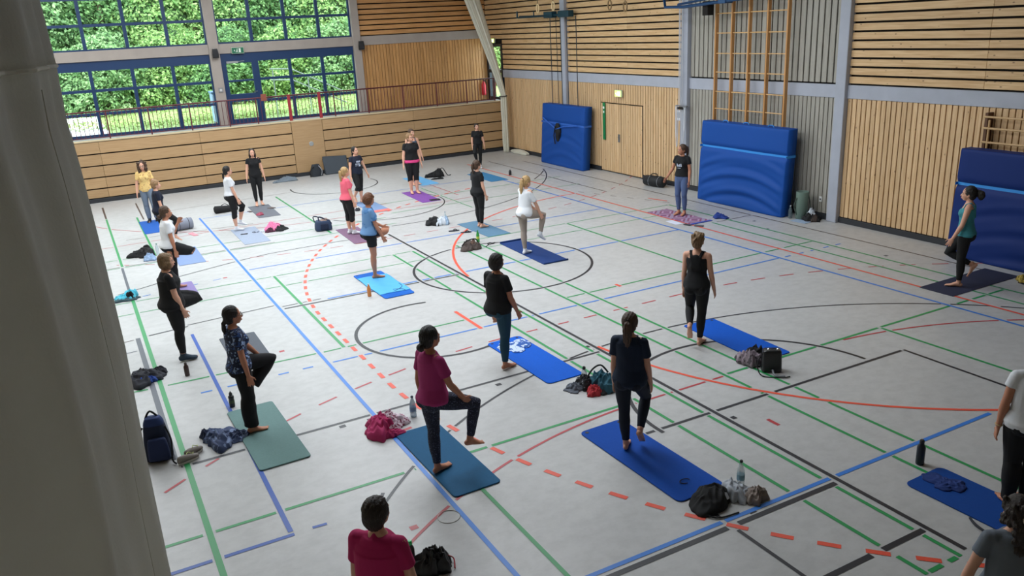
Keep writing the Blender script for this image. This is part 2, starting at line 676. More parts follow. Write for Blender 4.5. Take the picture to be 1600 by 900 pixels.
wall_r = struct('wall_right')
MB().box(2.62, 2.85, -14, 16.36, -.1, CEIL).box(2.62, 2.85, 16.36, 17.9, 3.9, CEIL).box(2.62, 2.85, 17.58, 17.9, -.1, 3.9).obj('wall_backing', M_DARK, wall_r)
PX = 2.55
BEAM0, BEAM1 = 2.70, 2.98
POSTS = [11.95, 5.95, .88, -4.4]
DOOR_Y0, DOOR_Y1 = 7.85, 10.0


def place(mesh_src, name, loc, parent, **kw):
    o = link(name, mesh_src.data, parent, loc)
    return o


def vboards(y0, y1, z0, z1, pitch, gap, material, parent, name='board', x=PX, th=.04):
    n = max(1, round((y1 - y0) / pitch))
    p = (y1 - y0) / n
    src = None
    for i in range(n):
        yc = y0 + (i + .5) * p
        if src is None:
            src = MB().bbox(0, th, -(p - gap) / 2, (p - gap) / 2, 0, z1 - z0, .004).obj(name, material, parent, loc=(x, yc, z0))
        else:
            place(src, name, (x, yc, z0), parent)


def hslats(y0, y1, z0, z1, pitch, gap, material, parent, x=PX, th=.04, name='slat', split=None):
    n = int((z1 - z0) / pitch)
    spans = [(y0, y1)]
    if split:
        spans = [(y0, split), (split, y1)]
    for (a, b) in spans:
        src = None
        for i in range(n):
            z = z0 + i * pitch
            if src is None:
                src = MB().bbox(0, th, a + .002, b - .002, 0, pitch - gap, .004).obj(name, material, parent, loc=(x, 0, z))
            else:
                place(src, name, (x, 0, z), parent)


# lower boards (vertical) in the bays
SK = .13
GRILL = .02
vboards(12.08, 16.28, SK, BEAM0, .12, GRILL, W_PINE, wall_r)
vboards(DOOR_Y1, 11.82, SK, BEAM0, .12, GRILL, W_PINE, wall_r)
vboards(DOOR_Y0, DOOR_Y1, 2.14, BEAM0, .12, GRILL, W_PINE, wall_r)
vboards(6.08, DOOR_Y0, SK, BEAM0, .12, GRILL, W_PINE, wall_r)
vboards(1.01, 5.82, SK, BEAM0, .12, GRILL, W_GREY, wall_r)
vboards(-4.27, .75, SK, BEAM0, .12, GRILL, W_PINE, wall_r)
vboards(-7.5, -4.53, SK, BEAM0, .12, GRILL, W_PINE, wall_r)
# upper field: horizontal slats over pine bays, wide vertical grey boards in the middle bay
hslats(12.08, 16.34, BEAM1 + .035, CEIL, .178, .04, W_PINEH, wall_r)
hslats(16.34, 17.6, 4.08, CEIL, .178, .04, W_PINEH, wall_r)
hslats(6.08, 11.82, BEAM1 + .035, CEIL, .178, .04, W_PINEH, wall_r, split=8.6)
hslats(-4.27, .75, BEAM1 + .035, CEIL, .178, .04, W_PINEH, wall_r, split=-2.2)
hslats(-7.5, -4.53, BEAM1 + .035, CEIL, .178, .04, W_PINEH, wall_r)
vboards(1.01, 5.82, BEAM1 + .035, CEIL, .165, .035, W_GREY, wall_r)
# beam, posts, skirting
MB().bbox(2.53, 2.62, -7.5, 16.34, BEAM0, BEAM1, .006).obj('beam', M_CONC, wall_r)
for y in POSTS:
    MB().bbox(2.44, 2.62, y - .13, y + .13, 0, CEIL, .01).obj('post', M_CONC, wall_r)
ys = [16.28, 12.08, 11.82, DOOR_Y1, DOOR_Y0, 6.08, 5.82, 1.01, .75, -4.27, -4.53, -7.5]
bb = struct('baseboard_right')
for a, b in zip(ys[1::1], ys[0::1]):
    if b - a > .4 and not (abs(a - DOOR_Y0) < .01):
        MB().bbox(2.52, 2.6, a, b, 0, SK - .01, .004).obj('skirting', M_SKIRT, bb)

# flush double door in the pine boarding
door = struct('door_1', (PX, 0, 0), 'double door clad in pine boards with a green strip and steel handle')
for (a, b, nm) in ((DOOR_Y0 + .02, (DOOR_Y0 + DOOR_Y1) / 2 - .008, 0), ((DOOR_Y0 + DOOR_Y1) / 2 + .008, DOOR_Y1 - .02, 1)):
    leaf = MB().box(.03, .06, a, b, .03, 2.12).obj('door_leaf', M_DARK, door)
    n = round((b - a) / .12)
    p = (b - a) / n
    src = None
    for i in range(n):
        if src is None:
            src = MB().bbox(-.004, .035, -(p - .012) / 2, (p - .012) / 2, .04, 2.11, .003).obj('board', W_PINE, leaf, loc=(0, a + (i + .5) * p, 0))
        else:
            place(src, 'board', (0, a + (i + .5) * p, 0), leaf)
MB().bbox(-.05, -.03, 9.7, 9.82, 1.0, 2.13, .003).obj('green_strip', mat('sign_green', '0f7a45', .4), door)
ic = MB().lathe([(0.001, 0), (.04, 0), (.04, .004), (.001, .004)], 16).obj('round_symbol', mat('white_print', 'e6efe8', .5), door, loc=(-.053, 9.76, 1.98), rot=(0, -PI / 2, 0))
MB().box(-.052, -.0505, 9.73, 9.79, 1.82, 1.88).obj('small_symbol', MATS['white_print'], door)
mh = MB().bbox(-.016, -.006, 8.98, 9.08, .98, 1.22, .003)
mh.tube([(-.01, 9.03, 1.13), (-.05, 9.03, 1.13), (-.05, 8.93, 1.13)], .01, 8)
mh.obj('door_handle', mat('steel', '9a9ca0', .3, .9), door)
MB().bbox(-.02, 0, DOOR_Y0, DOOR_Y0 + .015, .0, 2.14, .002).obj('door_edge', M_DARK, door)

# ================================================================== GALLERY FRONT (y = 16.3) with long panels
wall_g = struct('wall_gallery')
MB().box(HALL_X0, 2.6, 16.36, 16.5, -.1, 1.8).obj('wall_backing', M_DARK, wall_g)
edges = [1.835, 1.46, 1.105, .755, .415, .125]


def hpanels(x0, x1, cuts):
    xs = [x0] + cuts + [x1]
    for a, b in zip(xs, xs[1:]):
        for k in range(5):
            z1_, z0_ = edges[k], edges[k + 1]
            MB().bbox(a + .003, b - .003, 16.3, 16.34, z0_ + .019, z1_ - .019, .004).obj('panel', W_PLY, wall_g)


hpanels(HALL_X0, -5.58, [-14.3, -11.4, -8.5])
hpanels(-4.52, 2.42, [-3.6, -1.2, 1.3])
MB().bbox(-5.57, -4.53, 16.29, 16.34, .125, 1.83, .004).obj('door_panel', W_PLY, wall_g)
MB().lathe([(.001, 0), (.075, 0), (.08, .012), (.06, .018), (.001, .018)], 20).obj('round_flap', mat('flap_grey', 'a7a9a8', .4, .3), wall_g, loc=(-4.98, 16.29, 1.06), rot=(PI / 2, 0, 0))
MB().bbox(2.43, 2.55, 16.28, 16.36, 0, 1.84, .004).obj('end_strip', mat('void_edge', '2b221b', .7), wall_g)
bbg = struct('baseboard_gallery')
MB().bbox(HALL_X0, 2.45, 16.27, 16.36, 0, .12, .006).obj('skirting', M_SKIRT, bbg)
trim = struct('trim_1')
MB().bbox(HALL_X0, 2.55, 16.28, 16.45, 1.83, 1.875, .005).obj('gallery_edge', mat('edge_pale', 'cdbb98', .6), trim)
gf = struct('floor_gallery')
MB().box(HALL_X0, 2.9, 16.4, 17.75, 1.70, 1.83).obj('gallery_deck', mat('gallery_deck', '8b8a86', .6), gf)

# railing (metal, dark red)
M_RAIL = mat('rail_red', '5e2630', .5)
M_RAILB = mat('rail_bright_red', '9d3038', .45)
rail = thing('gallery_railing', 'dark red metal railing with thin bars along the gallery edge under the windows', 'railing', (0, 16.38, 1.87))
MB().tube([(HALL_X0 + .5, 0, .83), (2.2, 0, .83)], .022, 8).obj('handrail', M_RAIL, rail, smooth=True)
MB().bbox(HALL_X0 + .5, 2.2, -.012, .012, .05, .075, .003).obj('bottom_rail', M_RAIL, rail)
xs = [-14.6, -13.4, -12.25, -11.04, -9.86, -8.66, -7.5, -6.6, -4.0, -2.8, -1.5, -.2, 1.0, 2.15]
src = None
for x in xs:
    o = MB().bbox(-.02, .02, -.014, .014, -.01, .83, .003).obj('rail_post', M_RAIL, rail, loc=(x, 0, 0)) if src is None else place(src, 'rail_post', (x, 0, 0), rail)
    src = src or o
for x in (-5.52, -4.5):
    MB().bbox(-.05, .05, -.02, .02, -.01, .86, .004).obj('gate_post', M_RAILB, rail, loc=(x, 0, 0))
src = None
x = -15.6
while x < 2.15:
    if min(abs(x - q) for q in xs) > .04 and abs(x + 5.52) > .08 and abs(x + 4.5) > .08:
        if src is None:
            src = MB().tube([(0, 0, .06), (0, 0, .82)], .009, 6).obj('baluster', M_RAIL, rail, loc=(x, 0, 0))
        else:
            place(src, 'baluster', (x, 0, 0), rail)
    x += .122
MB().bbox(-6.42, -6.24, -.03, -.022, .72, .94, .002).obj('small_plate', mat('plate_rust', '8a4a38', .6), rail)

# ================================================================== WINDOW WALL (y = 17.6)
M_BLUE = mat('frame_blue', '16365f', .4)
M_PILL = mat('pillar_grey', 'a59b93', .7, noise=.05, nscale=3)


def glass_mat():
    ma = bpy.data.materials.new('window_glass')
    ma.use_nodes = True
    nt = ma.node_tree
    N, L = nt.nodes, nt.links
    N.remove(N['Principled BSDF'])
    t = N.new('ShaderNodeBsdfTransparent')
    t.inputs[0].default_value = (.93, .97, .95, 1)
    g = N.new('ShaderNodeBsdfGlossy')
    g.inputs['Roughness'].default_value = .02
    lw = N.new('ShaderNodeLayerWeight')
    lw.inputs[0].default_value = .5
    pw = N.new('ShaderNodeMath')
    pw.operation = 'POWER'
    pw.inputs[1].default_value = 4
    L.new(lw.outputs['Facing'], pw.inputs[0])
    fr = N.new('ShaderNodeMath')
    fr.operation = 'MULTIPLY_ADD'
    fr.inputs[1].default_value = .85
    fr.inputs[2].default_value = .03
    L.new(pw.outputs[0], fr.inputs[0])
    mx = N.new('ShaderNodeMixShader')
    L.new(fr.outputs[0], mx.inputs[0])
    L.new(t.outputs[0], mx.inputs[1])
    L.new(g.outputs[0], mx.inputs[2])
    L.new(mx.outputs[0], N['Material Output'].inputs[0])
    return ma


M_GLASS = glass_mat()
wall_w = struct('wall_window')
for (a, b, nm) in ((-17.0, -16.85, 0), (-12.75, -12.42, 0), (-7.62, -7.30, 1), (-2.74, -2.46, 2)):
    MB().bbox(a, b, 17.5, 17.85, 1.83, CEIL, .008).obj('pillar', M_PILL, wall_w)
MB().bbox(-17, 2.6, 17.56, 17.8, 4.12, 4.43, .006).obj('cross_beam', M_PILL, wall_w)
MB().box(-17, -2.6, 17.6, 17.8, 1.5, 1.86).obj('sill_wall', M_BLUE, wall_w)
MB().box(-17, -2.6, 17.6, 17.8, 6.75, CEIL + .3).obj('head_wall', M_PILL, wall_w)
MB().box(-2.5, 2.85, 17.68, 17.85, 1.6, CEIL + .3).obj('wall_backing', M_DARK, wall_w)
# pine cladding of the back wall
n = 42
p = (2.53 + 2.46) / n
src = None
for i in range(n):
    xc = -2.46 + (i + .5) * p
    if src is None:
        src = MB().bbox(-(p - .014) / 2, (p - .014) / 2, 0, .04, 0, 4.12 - 1.84, .004).obj('board', W_PINEV, wall_w, loc=(xc, 17.6, 1.84))
    else:
        place(src, 'board', (xc, 17.6, 1.84), wall_w)
src = None
for i in range(15):
    z = 4.46 + i * .178
    if src is None:
        src = MB().bbox(-2.46, 2.54, 0, .04, 0, .138, .004).obj('slat', W_PINEX, wall_w, loc=(0, 17.6, z))
    else:
        place(src, 'slat', (0, 17.6, z), wall_w)


def window(num, x0, x1, z0, z1, mull, trans, head=0.0, frame=.05, skip=None):
    w = struct('window_%d' % num, (0, 17.66, 0))
    fr = MB()
    fr.box(x0, x0 + frame, -.04, .04, z0, z1)
    fr.box(x1 - frame, x1, -.04, .04, z0, z1)
    fr.box(x0 + frame, x1 - frame, -.04, .04, z0, z0 + frame)
    fr.box(x0 + frame, x1 - frame, -.04, .04, z1 - frame - head, z1)
    fo = fr.obj('window_frame', M_BLUE, w)
    X = [x0 + frame] + mull + [x1 - frame]
    Z = [z0 + frame] + trans + [z1 - frame - head]
    for xm in mull:
        MB().bbox(xm - .052, xm + .052, -.05, .04, z0 + frame, z1 - frame - head, .004).obj('mullion', M_BLUE, w)
    for i in range(len(X) - 1):
        a = X[i] + (.052 if i else 0)
        b = X[i + 1] - (.052 if i < len(X) - 2 else 0)
        for j, zt in enumerate(trans):
            if skip and skip(i, j):
                continue
            MB().bbox(a, b, -.04, .035, zt - .042, zt + .042, .004).obj('transom', M_BLUE, w)
        for j in range(len(Z) - 1):
            c0 = Z[j] + (.042 if j else 0)
            c1 = Z[j + 1] - (.042 if j < len(Z) - 2 else 0)
            MB().box(a, b, -.004, .004, c0, c1).obj('pane', M_GLASS, w)
    return w


window(1, -12.42, -7.62, 1.86, 4.12, [-11.2, -10.0, -8.8], [2.53, 3.24], head=.24)
window(2, -12.42, -7.62, 4.43, 6.75, [-11.2, -10.0, -8.8], [5.17, 5.93])
window(3, -6.13, -2.74, 1.86, 4.12, [-5.03, -3.89], [2.53, 3.24], head=.24)
window(4, -7.30, -2.74, 4.43, 6.75, [-6.18, -5.03, -3.89], [5.17, 5.93])
window(5, -16.85, -12.75, 1.86, 4.12, [-15.5, -14.1], [2.53, 3.24], head=.24)
window(6, -16.85, -12.75, 4.43, 6.75, [-15.5, -14.1], [5.17, 5.93])
# glazed door in the second bay
d2 = struct('door_2', (0, 17.66, 0), 'blue framed glazed outside door at the gallery, left of the second window')
a, b = -7.30, -6.13
fr = MB()
fr.box(a, a + .17, -.05, .05, 1.86, 4.12)
fr.box(b - .17, b, -.05, .05, 1.86, 4.12)
fr.box(a + .17, b - .17, -.05, .05, 3.80, 4.12)
fr.box(a + .17, b - .17, -.05, .05, 2.55, 2.80)
fr.box(a + .17, b - .17, -.05, .05, 1.86, 1.98)
fr.box(a + .17, b - .17, -.04, .04, 3.20, 3.26)
fr.obj('door_frame', M_BLUE, d2)
for (c0, c1) in ((3.26, 3.80), (2.80, 3.20), (1.98, 2.55)):
    MB().box(a + .17, b - .17, -.004, .004, c0, c1).obj('pane', M_GLASS, d2)
mc = MB().bbox(-7.12, -6.75, -.12, -.06, 3.80, 3.87, .004)
mc.tube([(-6.95, -.1, 3.84), (-6.55, -.13, 3.86)], .012, 6)
mc.obj('door_closer', mat('closer_grey', 'a4a6a8', .4, .4), d2)
mh = MB().tube([(-6.25, -.05, 2.85), (-6.25, -.12, 2.85), (-6.37, -.12, 2.85)], .012, 8).obj('door_handle', MATS['steel'], d2)

# door at the gallery's right end, in the right wall
d3 = struct('door_3', (2.56, 0, 0), 'dark framed glass door at the far right end of the gallery')
MDK = mat('door_dark', '202a33', .4)
fr = MB()
fr.box(-.04, .06, 16.36, 16.45, 1.86, 3.9)
fr.box(-.04, .06, 17.42, 17.58, 1.86, 3.9)
fr.box(-.04, .06, 16.45, 17.42, 3.8, 3.9)
fr.box(-.04, .06, 16.45, 17.42, 2.85, 2.97)
fr.box(-.04, .06, 16.45, 17.42, 1.86, 1.96)
fr.obj('door_frame', MDK, d3)
MB().box(0.0, .01, 16.45, 17.42, 2.97, 3.8).obj('pane', M_GLASS, d3)
MB().box(0.0, .01, 16.45, 17.42, 1.96, 2.85).obj('pane', M_GLASS, d3)

# ================================================================== CEILING and the two walls out of view
ceil = struct('ceiling')
M_CEIL = mat('ceiling_white', '8f8d88', .8)
MB().box(HALL_X0 - .3, HALL_X1 + .4, HALL_Y0 - .3, HALL_Y1 + .4, CEIL, CEIL + .25).obj('ceiling_deck', M_CEIL, ceil)
for (x, y, w_, l_, e_) in FILLS:  # frames around the added fill lamps, the deck above is closed
    fr = MB()
    fr.box(x - w_ / 2 - .06, x - w_ / 2, y - l_ / 2, y + l_ / 2, CEIL - .06, CEIL)
    fr.box(x + w_ / 2, x + w_ / 2 + .06, y - l_ / 2, y + l_ / 2, CEIL - .06, CEIL)
    fr.box(x - w_ / 2 - .06, x + w_ / 2 + .06, y - l_ / 2 - .06, y - l_ / 2, CEIL - .06, CEIL)
    fr.box(x - w_ / 2 - .06, x + w_ / 2 + .06, y + l_ / 2, y + l_ / 2 + .06, CEIL - .06, CEIL)
    fr.obj('fill_light_frame', M_CEIL, ceil)
wall_l = struct('wall_left')
MB().box(HALL_X0 - .3, HALL_X0, HALL_Y0, HALL_Y1 + .2, -.1, CEIL).obj('wall_board', mat('wall_plain', 'c4b498', .7), wall_l)
wall_n = struct('wall_near')
MB().box(HALL_X0 - .3, HALL_X1 + .3, HALL_Y0 - .3, HALL_Y0, -.1, CEIL).obj('wall_board', MATS['wall_plain'], wall_n)
# ================================================================== FIXTURES ON THE RIGHT WALL
def exit_sign(name, loc, rotz, w, h, lit, label, figure=True):
    t = thing(name, label, 'exit sign', loc, rotz)
    MB().bbox(-w / 2, w / 2, -.03, .03, -h / 2, h / 2, .006).obj('housing', mat('sign_case', 'c4cdb8', .5), t)
    if lit:
        MB().box(-w / 2 + .012, w / 2 - .012, -.034, -.0305, -h / 2 + .012, h / 2 - .012).obj('lit_face', mat('sign_lit_' + lit, lit, .5, emit=lit, es=1.6), t)
        ink = mat('sign_lit_white', 'f6ffd0', .5, emit='fbffe0', es=2.2)
    else:
        MB().box(-w / 2 + .012, w / 2 - .012, -.034, -.0305, -h / 2 + .012, h / 2 - .012).obj('sign_face', mat('sign_green_dim', '1d6b4c', .5), t)
        ink = mat('sign_ink', 'dfe8dc', .5)
    g = MB()          # running figure, door and arrow
    y = -.036
    s = h
    u0 = 0.0
    g.box(u0 + .18 * s, u0 + .48 * s, y, y + .001, -.32 * s, .32 * s)                     # door
    g.box(u0 - .16 * s, u0 - .04 * s, y, y + .001, -.08 * s, .18 * s)                     # trunk
    g.box(u0 - .1 * s, u0 + .0 * s, y, y + .001, .22 * s, .32 * s)                        # head
    g.add([(u0 - .14 * s, y, -.08 * s), (u0 - .06 * s, y, -.08 * s), (u0 + .06 * s, y, -.32 * s), (u0 - .02 * s, y, -.32 * s)], [(0, 1, 2, 3)])
    g.add([(u0 - .2 * s, y, -.05 * s), (u0 - .1 * s, y, -.05 * s), (u0 - .26 * s, y, -.3 * s), (u0 - .34 * s, y, -.28 * s)], [(0, 1, 2, 3)])
    g.add([(u0 - .62 * s, y, 0), (u0 - .45 * s, y, .16 * s), (u0 - .45 * s, y, -.16 * s)], [(0, 1, 2)])
    g.obj('pictogram', ink, t)
    return t


exit_sign('exit_sign', (2.49, 8.95, 2.44), -PI / 2, .34, .2, 'a9c86a', 'lit green exit sign on the pale beam above the pine double door')
exit_sign('exit_sign', (2.5, 16.95, 4.02), -PI / 2, .3, .17, 'b5d060', 'lit green exit sign high in the corner above the dark gallery door')
exit_sign('exit_sign', (-6.72, 17.5, 4.2), 0, .4, .2, None, 'unlit green and white exit sign above the blue glazed door of the gallery')


def speaker(x, z, label):
    t = thing('loudspeaker', label, 'loudspeaker', (x, 17.42, z))
    mb = MB()
    mb.rings([[(-.1, -.08, -.14), (.1, -.08, -.14), (.07, .08, -.14), (-.07, .08, -.14)],
              [(-.1, -.1, 0), (.1, -.1, 0), (.07, .08, 0), (-.07, .08, 0)],
              [(-.08, -.08, .15), (.08, -.08, .15), (.05, .08, .15), (-.05, .08, .15)]])
    mb.obj('cabinet', mat('speaker_black', '1b1b1d', .6), t)
    MB().box(-.08, .08, -.106, -.101, -.1, .1).obj('grille', mat('speaker_grille', '2a2a2d', .8, bump=.4, bscale=200), t)
    MB().tube([(0, .06, .12), (0, .1, .18)], .012, 6).obj('bracket', mat('bracket_pale', 'c8c8c8', .5), t)


speaker(-7.46, 4.14, 'black loudspeaker on the pillar between the two window bays')
speaker(-2.5, 4.12, 'black loudspeaker on the pillar where the windows meet the pine wall')
t = thing('wall_socket_box', 'small grey round socket box on the pillar left of the blue glazed door', 'socket', (-7.44, 17.5, 2.98))
MB().bbox(-.07, .07, -.03, 0, -.08, .08, .006).obj('housing', mat('box_grey', '8f8f90', .5), t)
MB().lathe([(.001, 0), (.04, 0), (.04, .01), (.001, .012)], 14).obj('cover', mat('box_cover', 'c9c9c9', .4), t, loc=(0, -.03, 0), rot=(PI / 2, 0, 0))

t = thing('fire_extinguisher', 'red fire extinguisher hanging in the far right corner of the gallery', 'extinguisher', (2.28, 17.51, 2.3))
MB().lathe([(.001, -.28), (.07, -.28), (.085, -.25), (.085, .1), (.06, .18), (.03, .21), (.03, .24), (.001, .24)], 16).obj('cylinder_body', mat('ext_red', 'd02838', .35), t, smooth=True)
mb = MB()
mb.bbox(-.02, .1, -.015, .015, .24, .28, .004)
mb.tube([(.03, 0, .24), (.12, 0, .2), (.13, 0, .0), (.12, 0, -.12)], .011, 6)
mb.obj('valve_and_hose', M_DARK, t)

# socket box low on grey wall
t = thing('power_socket', 'white power socket low on the grey boards right of the big blue mat', 'socket', (2.545, 1.28, .44))
MB().bbox(-.012, 0, -.04, .04, -.06, .06, .004).obj('plate', mat('socket_white', 'e4e4e0', .4), t)
MB().lathe([(.001, 0), (.02, 0), (.02, .003), (.001, .003)], 12).obj('inset', mat('socket_dark', '55565a', .5), t, loc=(-.012, 0, 0), rot=(0, -PI / 2, 0))

# notice on the pine boards beside the post
t = thing('notice', 'small white notice with a dark printed square beside the rope tackle on the post', 'sign', (2.53, 6.24, 1.98))
MB().bbox(-.006, 0, -.09, .09, -.14, .14, .002).obj('panel', mat('notice_white', 'e6e6ea', .5), t)
g = MB()
rr = random.Random(4)
for i in range(5):
    g.box(-.0075, -.0062, -.055, .055, .06 - i * .03, .075 - i * .03)
g.obj('print', mat('notice_ink', '4a5060', .6), t)

# --- rope tackle on post B
M_ROPE = mat('rope_white', 'c9ccd2', .8)
t = thing('rope_tackle', 'white ropes and cleats hanging on the grey post left of the big blue mat', 'rope', (2.42, 5.95, 0))
mb = MB()
mb.bbox(-.05, .02, -.2, .24, 2.24, 2.27, .004)
mb.obj('cleat_bar', mat('cleat_grey', '8d9096', .4, .5), t)
src = None
for y in (-.12, -.03, .05):
    o = MB().lathe([(.001, -.03), (.035, -.03), (.02, 0), (.035, .03), (.001, .03)], 12).obj('pulley', M_DARK, t, loc=(-.06, y + .04, 2.2), rot=(0, PI / 2, 0))
for (y, z0, z1, bulge) in ((.17, 1.15, 2.25, .05), (.2, 1.4, 2.25, .03), (-.08, 1.3, 2.22, .06), (-.13, 1.6, 2.24, .03)):
    P = []
    for i in range(17):
        a = i / 16 * PI
        P.append((-.05, y + bulge * math.cos(a * 1.0) * 1.0, z0 + (z1 - z0) * (1 - math.sin(a)) if False else z1 - (z1 - z0) * math.sin(a)))
    MB().tube(P, .011, 6).obj('rope_loop', M_ROPE, t, smooth=True)
for y in (.06, .11, -.02):
    MB().tube([(-.04, y, 2.25), (-.05, y + .01, 4.5), (-.06, y + .03, 7.1)], .011, 6).obj('rope', M_ROPE, t)

tq = MB()
tq.rings([[(2.40 + .035 * math.cos(a * PI / 10) * (1 + .2 * math.sin(3 * a)), 6.17 + .05 * math.sin(a * PI / 10) * (1 + .15 * math.sin(5 * a + z)), z) for a in range(20)] for z in (2.28, 2.6, 3.2, 4, 5, 6, 7.1)])
tq.obj('gathered_net', mat('net_white', 'd2d4d8', .9), t, smooth=True)
# --- hall divider curtain, gathered, far corner
def curtain_mat(name, c1, tr=0.15):
    ma = mat(name, c1, .85, noise=.05, nscale=5, sheen=.2, bump=.15, bscale=90)
    return ma


M_CURT = curtain_mat('curtain_cloth', 'cfcdbd')


def bundle(cfun, rfun, z0, z1, nz, folds, seed, amp=.18, n=96):
    r = random.Random(seed)
    ph = [r.uniform(0, 6.28) for _ in range(6)]
    rg = []
    for i in range(nz + 1):
        z = z0 + (z1 - z0) * i / nz
        cx, cy = cfun(z)
        R = rfun(z)
        if not isinstance(R, tuple):
            R = (R, R)
        ring = []
        for k in range(n):
            a = 2 * PI * k / n
            f = 1 + amp * (.55 * math.sin(folds * a + ph[0] + .5 * math.sin(z * .9 + ph[1])) + .3 * math.sin((folds * 1.7 // 1) * a + ph[2] + .35 * z) + .15 * math.sin(3 * a + ph[3] + z * .7))
            ring.append((cx + R[0] * f * math.cos(a), cy + R[1] * f * math.sin(a), z))
        rg.append(ring)
    return rg


def fc(z):
    k = max(0, min(1, (z - 2.05) / 5.1))
    return (2.2 - 1.6 * k ** 1.1, 15.75 + .1 * k)


t = thing('hall_curtain', 'pale gathered divider curtain hanging slanted into the far corner of the hall', 'curtain', (0, 0, 0))
mb = MB()
mb.rings(bundle(fc, lambda z: (.085 + .05 * max(0, z - 2.1) if z > 2.1 else .09 + .02 * abs(math.sin(z * 3)), .1), .0, 7.1, 60, 9, 3, .25))
mb.obj('cloth', M_CURT, t, smooth=True)
mb = MB()
rr = random.Random(8)
rg = []
for i in range(7):
    z = [0, .03, .07, .1, .13, .15, .155][i]
    s = [.9, 1.05, 1.0, .85, .6, .3, .02][i]
    rg.append([(2.38 + .14 * s * math.cos(a * PI / 24) * (1 + .15 * math.sin(7 * a * PI / 24)), 15.05 + .62 * s * math.sin(a * PI / 24) * (1 + .1 * math.sin(5 * a * PI / 24)), z) for a in range(48)])
mb.rings(rg)
mb.obj('cloth_foot', M_CURT, t, smooth=True)
mb = MB().tube([(2.18 + .14 * math.cos(a * PI / 12), 15.75 + .12 * math.sin(a * PI / 12), 2.07) for a in range(24)], .02, 6, closed=True)
mb.obj('tie_strap', mat('strap_dark', '4b4a46', .8), t)

# --- near hall curtain filling the left of the view
t = thing('hall_curtain', 'large pale divider curtain hanging in folds in the foreground at the left edge', 'curtain', (0, 0, 0))
M_CURT2 = curtain_mat('curtain_cloth_near', 'eeeeea')
_nt = M_CURT2.node_tree
_tr = _nt.nodes.new('ShaderNodeBsdfTranslucent')
_tr.inputs[0].default_value = lin('e4e4de')
_mx = _nt.nodes.new('ShaderNodeMixShader')
_mx.inputs[0].default_value = .62
_nt.links.new(_nt.nodes['Principled BSDF'].outputs[0], _mx.inputs[1])
_nt.links.new(_tr.outputs[0], _mx.inputs[2])
_nt.links.new(_mx.outputs[0], _nt.nodes['Material Output'].inputs[0])


def near_ring(z, grow=0.0, n=360):
    ring = []
    # the cloth hangs in soft bights; the right edge stands just left of the line straight ahead of the camera
    edge = -12.10 + .012 * math.sin(z * 1.9) - (.035 if z > 4.49 else 0) - .02 * max(0, z - 3.6)
    for k in range(n):
        a = 2 * PI * k / n
        fold = .06 * math.sin(11 * a + .35 * z) + .04 * math.sin(19 * a - .5 * z + 1.3) + .02 * math.sin(5 * a + 1.1 * z) + .02 * math.sin(37 * a + .8 * z)
        fold *= .35 + .65 * min(1, abs(math.sin(a / 2 + .15)) * 1.4)
        rx, ry = 1.05 + fold + grow, 1.35 + fold + grow
        ring.append((edge - 1.1 + rx * math.cos(a), -8.75 + ry * math.sin(a), z))
    # let the outermost fold hang to the line it hangs to in the hall
    sl = max((p[0] + 12.163) / (p[1] + 11.4226) for p in ring)
    pb = max(ring, key=lambda p: (p[0] + 12.163) / (p[1] + 11.4226))
    want = math.tan(math.radians(float(np.interp(z, [2.6, 3.2, 3.6, 3.9, 4.2, 4.35, 4.5, 4.7], [.55, .56, .70, .55, .32, .12, .2, .05]))))
    sh = (want - sl) * (pb[1] + 11.4226)
    return [(p[0] + sh, p[1], p[2]) for p in ring]


mb = MB()
mb.rings([near_ring(.02 + 4.48 * i / 60) for i in range(61)])
mb.obj('cloth', M_CURT2, t, smooth=True, label='lower length of curtain cloth below the seam')
mb = MB()
mb.rings([near_ring(4.5, .012)] + [near_ring(4.5 + 2.65 * i / 40, .006) for i in range(1, 41)])
mb.obj('cloth_upper', M_CURT2, t, smooth=True, label='upper length of curtain cloth above the seam')
mb = MB()
mb.tube(near_ring(4.5, .008, 180), .006, 6, closed=True)
mb.obj('seam', mat('seam', 'c9c8bb', .8), t)
_k = 350
MB().tube([near_ring(.05 + 4.4 * i / 40)[_k] for i in range(41)], .0025, 5).obj('upright_seam', MATS['seam'], t)

# --- basketball frame with rings and cables on post A
M_FRAME = mat('frame_teal', '16404f', .4, .3)
M_FRAMEB = mat('frame_blue_metal', '1d4672', .4, .3)
t = thing('swing_ring_winch', 'dark blue steel winch frame high on the grey post above the left blue mat', 'frame', (2.3, 11.95, 4.8))
mb = MB()
mb.tube([(0, 2.5, 0), (0, 1.5, -.02), (0, -.1, -.02)], .035, 8)
mb.tube([(-.1, 2.5, .18), (-.1, 2.5, -.05)], .03, 8)
mb.tube([(-.1, 2.45, -.04), (-.1, .2, -.04)], .02, 8)
mb.tube([(-.02, 1.5, .14), (-.02, 1.5, -.05)], .02, 8)
mb.obj('arm', M_FRAME, t)
for (a, b) in ((.25, .75), (-.75, -.12)):
    MB().bbox(-.1, .12, a, b, -.1, .1, .015).obj('winch_box', M_FRAME, t)
src = None
for y in (.42, -.05 + .02, -.9 + .0):
    pass
for y in (.42, .0 - .2, -1.12):
    MB().tube([(-.05, y, -.08), (-.03, y + .02, -2.95)], .014, 6).obj('cable', mat('cable_dark', '26303a', .6), t)
for y in (.3, -.32):
    MB().tube([(.1, y, -.08), (.12, y, -2.95)], .01, 6).obj('cable', MATS['cable_dark'], t)


